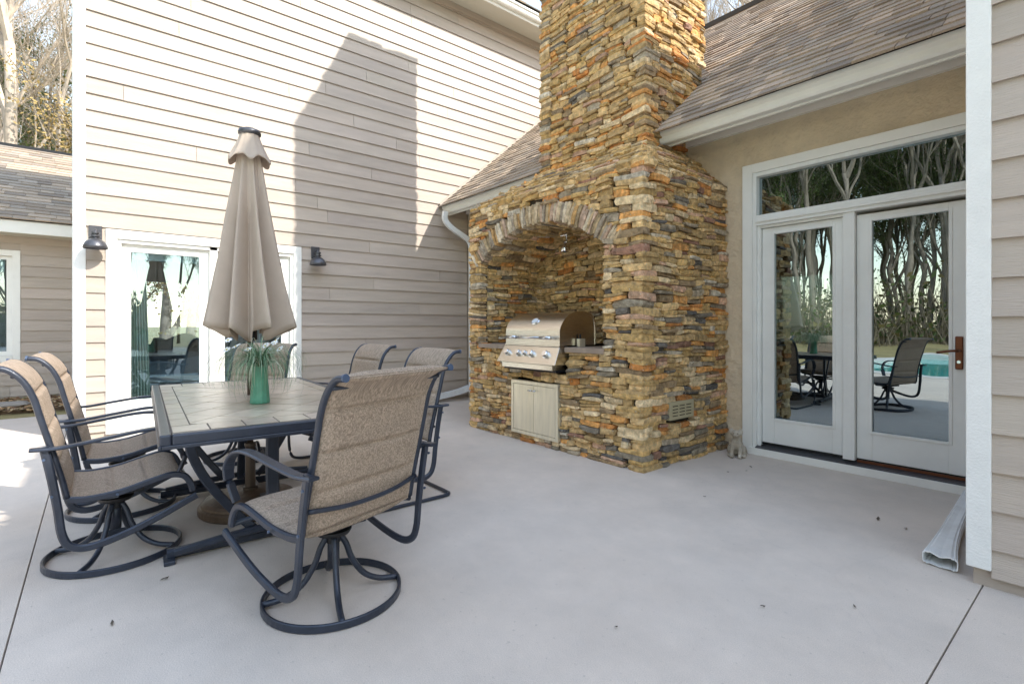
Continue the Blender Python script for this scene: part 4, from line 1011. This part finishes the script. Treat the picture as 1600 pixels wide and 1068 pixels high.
def canopy():
    b = MB(); n = 160; m_ = 30; ru = random.Random(4)
    amp = [ru.uniform(.8, 1.15) for _ in range(8)]; ph = [ru.uniform(-.12, .12) for _ in range(8)]; hemr = [ru.uniform(-.04, .05) for _ in range(8)]
    n0 = 0
    for j in range(m_+1):
        t_ = j / m_
        for i in range(n):
            th = 2*math.pi*i/n; s_ = th/(2*math.pi)*8; k = int(s_+.5) % 8; d = s_ - round(s_)         # d = 0 on a rib
            am = amp[k]; d2 = d + ph[k]*t_
            ridge = math.exp(-(d2/.20)**2)
            Rz = .058 + .228 * t_**1.15
            fold = .38 + .62 * ridge * (.8 + .25*am)
            r_ = Rz * (1 + (fold - 1) * min(1, t_*2.2)) + .012*t_*math.sin(th*19+t_*3)
            zt = 2.44 - (1.22 + hemr[k] * .8 + .09*(1-ridge)*(1 if k % 2 else .3)) * t_
            tw = .25*t_
            b.v.append((r_*math.cos(th+tw) - .02*(1-t_), r_*math.sin(th+tw), zt))
    for j in range(m_):
        for i in range(n): b.f.append((j*n+i, j*n+(i+1) % n, (j+1)*n+(i+1) % n, (j+1)*n+i)[::-1]); b.c.append(None)
    o = b.build("canopy", M['canvas'], UM, smooth=True); m = o.modifiers.new("s", 'SOLIDIFY'); m.thickness = .004
    b = MB(); m_ = 10
    for j in range(m_+1):
        t_ = j / m_
        for i in range(n):
            th = 2*math.pi*i/n; s_ = th/(2*math.pi)*6+.15; d = s_ - round(s_); ridge = math.exp(-(d/.26)**2)
            r_ = .056 + (.076 * t_**1.3) * (.90 + .18*ridge)
            zt = 2.475 - (.20 - .035*(1-ridge)) * t_ + .004*math.sin(th*11)
            b.v.append((r_*math.cos(th) - .02, r_*math.sin(th), zt))
    for j in range(m_):
        for i in range(n): b.f.append((j*n+i, j*n+(i+1) % n, (j+1)*n+(i+1) % n, (j+1)*n+i)[::-1]); b.c.append(None)
    o = b.build("vent_flap", M['canvas'], UM, smooth=True); m = o.modifiers.new("s", 'SOLIDIFY'); m.thickness = .004
canopy()
MB().lathe([(.055, 2.46), (.068, 2.468), (.070, 2.482), (.066, 2.496), (.05, 2.502), (.03, 2.512), (.0, 2.514)], 32, -.02, 0).build("finial_cap", M['lamp'], UM, smooth=True)
for k in range(8):
    a = 2*math.pi*k/8 + .2
    MB().tube([(.03*math.cos(a), .03*math.sin(a), 1.95), (.055*math.cos(a), .055*math.sin(a), 1.55), (.09*math.cos(a+.1), .09*math.sin(a+.1), 1.24)], .006, 6).build("rib", M['iron'], UM)
MB().lathe([(.02, 1.10), (.042, 1.11), (.042, 1.20), (.02, 1.22)], 20).build("runner_hub", M['black'], UM)

# ------------------------------------------------------------------ vase with grass and daisies
VX, VY = -3.27, .75
t = thing("green_vase", "ribbed green glazed vase on the table holding grass and daisies", "vase", (VX, VY, tz))
b = MB(); n = 48; pr = [(.0, 0), (.050, 0), (.054, .006), (.052, .03), (.048, .08), (.043, .14), (.0405, .19), (.041, .215), (.045, .225), (.041, .226), (.036, .19), (.0, .18)]
for (r_, z) in pr:
    for i in range(n):
        a = 2*math.pi*i/n; rr_ = r_ * (1 + .035*math.cos(a*12)) ; b.v.append((rr_*math.cos(a), rr_*math.sin(a), z))
for j in range(len(pr)-1):
    for i in range(n): b.f.append((j*n+i, j*n+(i+1) % n, (j+1)*n+(i+1) % n, (j+1)*n+i)); b.c.append(None)
b.build("body", M['vase'], t, smooth=True)
t = thing("grass_bouquet", "drooping ornamental grass bouquet with white daisies in the green vase", "bouquet", (VX, VY, tz+.19))
b = MB(); rg = random.Random(12)
def blade(b, a, L, lift, droop, w_, col, seg=9, tilt=0):
    p = Vector((.012*math.cos(a), .012*math.sin(a), 0)); el = lift; pts = [p.copy()]; ds = L/seg; aa = a
    for i in range(seg):
        p = p + Vector((math.cos(aa)*math.cos(el), math.sin(aa)*math.cos(el), math.sin(el)))*ds; el -= droop/seg*(1+i*.12); aa += tilt/seg
        if p.z < -.17: p.z = -.17 + rg.uniform(0, .01)
        pts.append(p.copy())
    sd = Vector((-math.sin(a), math.cos(a), 0))
    for i in range(seg):
        w0 = w_*(1-i/seg*.9); w1 = w_*(1-(i+1)/seg*.9)
        b.quad(pts[i]-sd*w0, pts[i]+sd*w0, pts[i+1]+sd*w1, pts[i+1]-sd*w1, col)
    return pts
for i in range(520):
    k = rg.random(); col = (.10, .20, .10) if k < .4 else ((.18, .27, .14) if k < .7 else ((.48, .50, .36) if k < .88 else (.06, .15, .08)))
    blade(b, rg.uniform(0, 6.283), rg.uniform(.24, .50), rg.uniform(.7, 1.5), rg.uniform(1.8, 3.0), rg.uniform(.0014, .0030), col, tilt=rg.uniform(-.5, .5))
tag(b.build("grass_blades", M['blade'], t), kind='stuff')
for i in range(12):
    a = rg.uniform(0, 6.283); b = MB(); pts = blade(b, a, rg.uniform(.14, .26), rg.uniform(.9, 1.45), rg.uniform(.3, 1.0), .0018, (.2, .28, .12), 7)
    st = b.build("stem", M['blade'], t); e = pts[-1]
    q = MB(); tl = Vector((rg.uniform(-.3, .6), rg.uniform(-.8, .0), .8)).normalized(); Mt = Matrix.Translation(e) @ tl.to_track_quat('Z', 'Y').to_matrix().to_4x4()
    for k in range(9):
        th = 2*math.pi*k/9; R_ = rg.uniform(.024, .031); w_ = .0065
        d = Vector((math.cos(th), math.sin(th), 0)); s_ = Vector((-math.sin(th), math.cos(th), 0))
        P = [d*.004 - s_*.002, d*R_*.6 - s_*w_ + Z*.003, d*R_, d*R_*.6 + s_*w_ + Z*.003, d*.004 + s_*.002]
        q.poly([Mt @ p for p in P])
    fl = q.build("flower", M['petal'], t); MB().lathe([(.0, -.001), (.006, 0), (.005, .004), (.0, .006)], 8, M=Mt).build("flower_centre", M['yolk'], fl)

# ------------------------------------------------------------------ chairs
def chair(kind, label):
    root = thing("patio_chair", label, "chair", group="padded sling chairs around the tile table")
    W = .285
    back = [(-.185, .40), (-.205, .50), (-.245, .66), (-.275, .78), (-.30, .88), (-.335, .955), (-.385, 1.005), (-.435, 1.015)]
    seat = [(-.185, .395), (-.10, .385), (.02, .395), (.14, .425), (.22, .440), (.275, .425), (.305, .38)]
    for s in (-1, 1):
        q = MB(); q.tube(smooth_path([(x, s*W, z) for x, z in back], 5), .0135, 10, up=(0, 1, 0)); q.build("back_rail", M['metal'], root, smooth=True)
        q = MB(); q.flat(smooth_path([(x, s*W, z-.004) for x, z in seat] + [(.315, s*W, .335)], 5), .031, .021, up=(0, 1, 0)); q.build("seat_rail", M['metal'], root)
        q = MB(); q.flat(smooth_path([(-.262, s*(W+.03), .655), (-.235, s*(W+.03), .50), (-.215, s*(W+.03), .36), (-.20, s*(W+.03), .24), (-.165, s*(W+.03), .18), (-.08, s*(W+.03), .165), (.10, s*(W+.028), .215), (.33, s*(W+.02), .315)], 5), .034, .021, up=(0, 1, 0))
        q.build("side_loop", M['metal'], root)
        q = MB(); q.flat(smooth_path([(-.31, s*(W+.035), .648), (-.20, s*(W+.035), .645), (-.05, s*(W+.035), .665), (.12, s*(W+.03), .685), (.22, s*(W+.03), .672), (.275, s*(W+.03), .62), (.285, s*(W+.025), .55), (.255, s*(W+.01), .455)], 5), .046, .014, up=(0, 0, 1) if False else (0, 0, 1))
        q.build("armrest", M['metal'], root)
    for s in (-1, 1):
        MB().tube([(-.432, s*W, 1.0148), (-.442, s*W, 1.0165)], .0155, 12, up=(0, 1, 0)).build("end_cap", M['cap'], root, smooth=False)
        q = MB()
        for (x, y, z) in ((-.262, s*(W+.047), .60), (-.235, s*(W+.047), .43), (.0, s*(W+.018), .385)): q.tube([(x, y, z), (x, y + s*.006, z)], .006, 8)
        q.build("bolts", M['cap'], root)
    # slings: quilted pads
    def sling(prof, seams, name, puff=.016, tk=.008):
        P = smooth_path([(x, 0, z) for x, z in prof], 16); n = len(P); L = [0]
        for a, b_ in zip(P[:-1], P[1:]): L.append(L[-1] + (b_-a).length)
        tot = L[-1]; cols = 13; b = MB()
        for side in (1, -1):
            for i, p in enumerate(P):
                d = (P[min(i+1, n-1)] - P[max(i-1, 0)]).normalized(); nr = Vector((-d.z, 0, d.x)) * side
                f = L[i]/tot; ds = min(abs(f-s_) for s_ in seams); pf = puff * (1 - math.exp(-(ds*tot/.011)**2)) 
                for c in range(cols):
                    y = -W + .008 + (2*W-.016)*c/(cols-1); e = 1 - abs(2*c/(cols-1)-1)**6
                    b.v.append((p.x + nr.x*(tk*.5 + pf*e), y, p.z + nr.z*(tk*.5+pf*e) - .012*(1-(y/W)**2)*(1 if name == 'seat' else 0)))
        for k in (0, 1):
            for i in range(n-1):
                for c in range(cols-1):
                    a = k*n*cols + i*cols + c; f = (a, a+1, a+cols+1, a+cols); b.f.append(f if k else f[::-1]); b.c.append(None)
        o_ = n*cols
        for i in range(n-1):
            for c in (0, cols-1): a = i*cols+c; b.f.append((a, a+cols, a+cols+o_, a+o_)); b.c.append(None)
        for c in range(cols-1):
            for i in (0, n-1): a = i*cols+c; b.f.append((a, a+1, a+1+o_, a+o_)); b.c.append(None)
        b.build(name, M['fabric'], root, smooth=True)
    sling(back, (0.0, .24, .47, .72, 1.0), "backrest")
    sling(seat[:-1], (0, .35, .68, 1.0), "seat")
    q = MB(); q.tube(smooth_path([(-.365, -W, .975), (-.35, 0, .972), (-.365, W, .975)], 6), .009, 8); q.build("back_crossbar", M['metal'], root, smooth=True)
    q = MB(); q.tube(smooth_path([(-.222, -W, .50), (-.245, -W*.5, .485), (-.25, 0, .48), (-.245, W*.5, .485), (-.222, W, .50)], 5), .010, 8); q.build("back_crossbar", M['metal'], root, smooth=True)
    q = MB(); q.tube([(.315, -W, .34), (.315, W, .34)], .012, 8); q.build("front_bar", M['metal'], root, smooth=True)
    if kind == 'swivel':
        MB().box(-.10, .12, -.09, .09, .325, .345).build("swivel_plate", M['black'], root, bevel=.003)
        for s in (-1, 1): MB().bar((-.02, -s*.0 + s*.09, .335), (-.02, s*(W+.0), .375), .05, .02).build("seat_support", M['metal'], root)
        MB().lathe([(.03, .24), (.03, .27), (.07, .28), (.078, .292), (.078, .30), (.05, .31), (.04, .325)], 24).build("swivel_hub", M['black'], root, smooth=False)
        MB().lathe([(.026, .13), (.026, .28)], 16).build("post", M['metal'], root, smooth=True)
        for k in range(4):
            a = math.pi/4 + k*math.pi/2 + .25
            def pp(r_, z): return (r_*math.cos(a), r_*math.sin(a), z)
            MB().tube(smooth_path([pp(.03, .265), pp(.055, .22), pp(.08, .15), pp(.13, .075), pp(.20, .035), pp(.285, .024)], 5), .0135, 8).build("leg", M['metal'], root, smooth=True)
        q = MB(); q.flat([(.288*math.cos(2*math.pi*i/56), .288*math.sin(2*math.pi*i/56), .018) for i in range(56)], .014, .034, closed=True); q.build("base_ring", M['metal'], root)
    else:
        q = MB(); rt_ = W + .03
        half_ = [(-.12, .012), (-.30, .012)]
        loop = []
        q.tube(smooth_path([(.26, rt_, .40), (.285, rt_, .25), (.27, rt_, .07), (.20, rt_, .018), (.0, rt_, .014), (-.28, rt_, .014), (-.335, rt_-.02, .014), (-.345, rt_-.07, .014), (-.345, 0, .014), (-.345, -rt_+.07, .014), (-.335, -rt_+.02, .014), (-.28, -rt_, .014), (0, -rt_, .014), (.20, -rt_, .018), (.27, -rt_, .07), (.285, -rt_, .25), (.26, -rt_, .40)], 5), .0125, 8)
        q.build("sled_base", M['metal'], root, smooth=True)
    return root
cA = chair('swivel', "nearest swivel chair, its padded back to the camera, right end of the table")
cA.location = (-2.26, .82, 0); cA.rotation_euler = (0, 0, R(197.5))
for (loc, rz, lab) in (((-3.42, .08, 0), 90, "swivel chair at the left edge, nearer the camera of the two side by side"),
                       ((-4.25, .14, 0), 88, "swivel chair second from the left edge, beside the sliding door's left casing"),
                       ((-5.15, 1.02, 0), -45, "swivel chair at the far table end behind the umbrella and the vase")):
    c = copy_tree(cA); c.location = loc; c.rotation_euler = (0, 0, R(rz)); c['label'] = lab
cS = chair('sled', "sled-base chair just beyond the nearest chair, on the fireplace side of the table")
cS.location = (-3.37, 1.60, 0); cS.rotation_euler = (0, 0, R(-90))
c = copy_tree(cS); c.location = (-4.44, 1.62, 0); c.rotation_euler = (0, 0, R(-88)); c['label'] = "sled-base chair on the fireplace side of the table, nearer the siding wall"

# ------------------------------------------------------------------ litter on the slab
rl = random.Random(17)
for (x, y, s_, col) in ((-2.05, 4.3, .02, 0), (-2.02, 4.15, .022, 0), (-2.1, 4.0, .014, 0), (-1.0, 3.75, .028, 0), (-.85, 3.7, .02, 0), (-1.9, 3.3, .014, 0), (-3.15, .48, .03, 1), (-3.9, .32, .03, 1), (-1.0, 2.2, .012, 0), (-.75, 2.5, .012, 0), (-1.3, 1.6, .011, 0), (-2.9, .25, .02, 0), (-2.6, .05, .018, 0)):
    a = rl.uniform(0, 6.28); d = Vector((math.cos(a), math.sin(a), .1))*s_; e = Vector((-math.sin(a), math.cos(a), 0))*s_*.35; p = Vector((x, y, .006))
    b = MB(); c_ = (.10, .08, .06) if not col else (.32, .09, .03)
    b.poly([p-d, p-e*.8+Z*.003, p+d*.6-e, p+d+Z*.006, p+e, p-d*.5+e*.7+Z*.004], c_)
    tag(b.build("dry_leaf", M['leaves']), "tiny dry curled leaf or twig lying on the bare concrete" if not col else "small rust-red dry leaf lying by the chair ring", "leaf", "dry leaves on the concrete" if not col else "red leaves by the chairs")

# ------------------------------------------------------------------ trees
def branchy(seed, H, r0, depth=5, limbs=(3, 4), lean=.06, spread=.65, start=.35):
    rq = random.Random(seed); trunk = MB(); crown = MB()
    def grow(p, d, L, r, k, mb):
        seg = 6 if k == 0 else 4; pts = [p.copy()]; sc = [1.0]; q = p.copy(); dd = d.copy()
        for i in range(seg):
            dd = (dd + Vector((rq.uniform(-1, 1), rq.uniform(-1, 1), rq.uniform(-.3, .6)))*(.045 if k == 0 else .14)).normalized(); q = q + dd*L/seg; pts.append(q.copy()); sc.append(1 - .38*(i+1)/seg)
        mb.tube(pts, r, 10 if k == 0 else (5 if k < 3 else 3), scale=sc, up=None)
        if k >= depth: return
        n = rq.randint(*limbs)
        for i in range(n):
            f = (start + (1-start)*rq.random()) if k == 0 else rq.uniform(.3, 1); idx = min(seg-1, int(f*seg)); b0 = pts[idx].lerp(pts[idx+1], f*seg-idx)
            ax = Vector((rq.uniform(-1, 1), rq.uniform(-1, 1), rq.uniform(-.2, .2))).normalized(); nd = (dd + ax*spread*rq.uniform(.7, 1.3) + Vector((0, 0, .25))).normalized()
            grow(b0, nd, L*rq.uniform(.5, .72), r*rq.uniform(.42, .6), k+1, crown)
        grow(pts[-1], dd, L*.7, r*.6, k+1, crown if k > 0 else trunk if False else crown)
    grow(Vector((0, 0, -.1)), Vector((rq.uniform(-lean, lean), rq.uniform(-lean, lean), 1)).normalized(), H*.5, r0, 0, trunk)
    return trunk, crown
def make_tree(name, label, loc, seed, H, r0, bark, leaf=None, nleaf=0, group=None, **kw):
    t = thing(name, label, "tree", loc, 0, group); tr, cr = branchy(seed, H, r0, **kw); tr.build("trunk", bark, t, smooth=True)
    if nleaf:
        rq = random.Random(seed+1); vs = cr.v[:]; lm = MB()
        for i in range(nleaf):
            p = Vector(rq.choice(vs)) + Vector((rq.gauss(0, .25), rq.gauss(0, .25), rq.gauss(0, .2))); s_ = rq.uniform(.035, .09)
            d = Vector((rq.uniform(-1, 1), rq.uniform(-1, 1), rq.uniform(-1, 1))).normalized()*s_; e = d.orthogonal().normalized()*s_*.7; lm.quad(p-d, p-e, p+d, p+e)
        tag(lm.build("foliage", leaf, t), kind='stuff')
    cr.build("crown", bark, t)
    return t
def put(o, loc, rz, sc, label):
    c = copy_tree(o); c.location = loc; c.rotation_euler = (0, 0, rz); c.scale = (sc,)*3; c['label'] = label; return c
# the ones seen over the roofs
T1 = make_tree("sycamore_tree", "big pale-barked bare tree rising above the far wing's roof, top left", (-27.5, -2.55, 0), 101, 24, .25, M['bark_pale'], depth=6, limbs=(3, 3), lean=.02, start=.4)
T2 = make_tree("bare_tree", "bare grey tree showing over the right roof ridge beside the chimney", (-12, 22.5, 0), 102, 19, .2, M['bark_pale'], depth=6, limbs=(3, 4), start=.35)
T3 = make_tree("oak_tree", "tree with brown withered leaves seen through the far room window", (-22, 1.9, 0), 103, 9, .2, M['bark'], M['leaf_tan'], 9000, depth=4, start=.15)
T4 = make_tree("pine_tree", "green leafy evergreen tree behind the pale tree, top left", (-37, -2.3, 0), 104, 13, .2, M['bark'], M['leaf_green'], 9000, depth=5, limbs=(2, 3), start=.3)
T5 = make_tree("bare_tree", "slim bare tree beside the pale trunk above the far wing's roof", (-31, -1.5, 0), 105, 19, .15, M['bark_pale'], depth=6, limbs=(3, 3), start=.3)
rq = random.Random(77); protos = [T1, T2, T5]
GRP = "bare trees of the wood around the house"
n = 0
spots = [(-32 + rq.uniform(-3, 6), -4.6 + i*1.15 + rq.uniform(-.4, .4)) for i in range(2)] + [(-40 - rq.uniform(0, 8), -7 + i*2.4) for i in range(4)]
for (x, y) in spots:
    c = put(rq.choice(protos), (x, y, 0), rq.uniform(0, 6.28), rq.uniform(.75, 1.1), "bare tree among those crowding the sky above the far wing's roof"); c['group'] = "bare trees above the far wing's roof"
for (x, y) in ((-19.5, 9.6), (-16, 24), (-14, 27), (-10.5, 25), (-9, 28), (-18, 27)):
    c = put(rq.choice(protos), (x, y, 0), rq.uniform(0, 6.28), rq.uniform(.8, 1.05), "bare tree among those standing behind the roofs"); c['group'] = "bare trees standing behind the roofs"
# the wood across the lawn: seen mirrored in the door glass
W1 = make_tree("bare_tree", "tree of the wood beyond the pool, mirrored in the door glass", (-12, -31, 0), 201, 24, .20, M['bark'], depth=5, limbs=(2, 3), lean=.03, start=.5, spread=.5, group="wood beyond the pool")
W2 = make_tree("bare_tree", "tree of the wood beyond the pool, mirrored in the door glass", (-5, -33, 0), 202, 22, .16, M['bark_pale'], depth=5, limbs=(2, 3), lean=.05, start=.4, spread=.55, group="wood beyond the pool")
W3 = make_tree("pine_tree", "tree of the wood beyond the pool, mirrored in the door glass", (-9, -36, 0), 203, 21, .18, M['bark'], M['leaf_green'], 16000, depth=4, limbs=(3, 4), lean=.02, start=.3, group="wood beyond the pool")
for i in range(135):
    x = rq.uniform(-48, 14); y = -30 - rq.uniform(0, 24); k = rq.random()
    c = put(W3 if k > .72 else (W1 if k > .3 else W2), (x, y, 0), rq.uniform(0, 6.28), rq.uniform(.75, 1.15), "tree of the wood beyond the pool, mirrored in the door glass")
for (x, y, sc, lb) in ((-36, -4.4, .62, "green-leaved tree at the very left edge, behind the pale trunk"), (-39, -1.9, .66, "green-leaved tree between the pale trunk and the tall house's corner"), (-44, -3.4, .8, "green-leaved tree farthest back above the far wing's ridge")):
    c = put(W3, (x, y, 0), rq.uniform(0, 6.28), sc, lb); c['group'] = "leafy trees above the far wing's roof"
for i in range(26):
    x = rq.uniform(19, 34); y = -24 + i * 1.35 + rq.uniform(-.6, .6); k = rq.random()
    if y > 1.5: x += 4
    c = put(W3 if k > .45 else (W1 if k > .2 else W2), (x, y, 0), rq.uniform(0, 6.28), rq.uniform(.5, .72), "tree at the side of the yard, mirrored in the sliding door glass"); c['group'] = "trees at the side of the yard"
for (x, y) in ((-24, 4.5), (-26, 0.9), (-25, 3.0)):
    c = put(T3, (x, y, 0), rq.uniform(0, 6), 1, "brown-leaved tree seen through the room window behind the sliding door"); c['group'] = "withered trees behind the house"

# thicket along the edge of the wood
b = MB(); rq = random.Random(91)
for i in range(6500):
    x = rq.uniform(-70, 25); y = -29 - rq.uniform(0, 9); h_ = rq.uniform(.8, 5.5); p = Vector((x, y, -.05)); q = p + Vector((rq.uniform(-.5, .5), rq.uniform(-.4, .4), 1)) * h_
    w_ = rq.uniform(.012, .04); k = rq.uniform(.6, 1.3); col = (.20*k, .16*k, .11*k); b.quad(p - X*w_, p + X*w_, q + X*w_*.3, q - X*w_*.3, col)
    for j in range(3):
        c_ = p.lerp(q, rq.uniform(.1, 1)) + Vector((rq.uniform(-.4, .4), rq.uniform(-.3, .3), 0)); d = Vector((rq.uniform(-1, 1), rq.uniform(-1, 1), rq.uniform(-1, 1))).normalized()*rq.uniform(.08, .25); e = d.orthogonal()*.6
        k = rq.random(); col = (.14, .18, .06) if k < .5 else ((.26, .22, .10) if k < .8 else (.08, .12, .04)); b.quad(c_-d, c_-e, c_+d, c_+e, col)
for i in range(3200):
    x = 17 + rq.uniform(0, 5); y = rq.uniform(-26, 2.5); h_ = rq.uniform(.6, 3.2); p = Vector((x, y, -.05)); q = p + Vector((rq.uniform(-.4, .4), rq.uniform(-.5, .5), 1)) * h_
    w_ = rq.uniform(.012, .035); k = rq.uniform(.6, 1.3); b.quad(p - Y*w_, p + Y*w_, q + Y*w_*.3, q - Y*w_*.3, (.20*k, .16*k, .11*k))
    for j in range(4):
        c_ = p.lerp(q, rq.uniform(.1, 1)) + Vector((rq.uniform(-.3, .3), rq.uniform(-.4, .4), 0)); d = Vector((rq.uniform(-1, 1), rq.uniform(-1, 1), rq.uniform(-1, 1))).normalized()*rq.uniform(.08, .22); e = d.orthogonal()*.6
        b.quad(c_-d, c_-e, c_+d, c_+e, (.14, .18, .06) if rq.random() < .6 else (.26, .22, .10))
tag(b.build("thicket", M['leaves']), "brown and green brush along the foot of the wood beyond the pool", "thicket", kind='stuff')
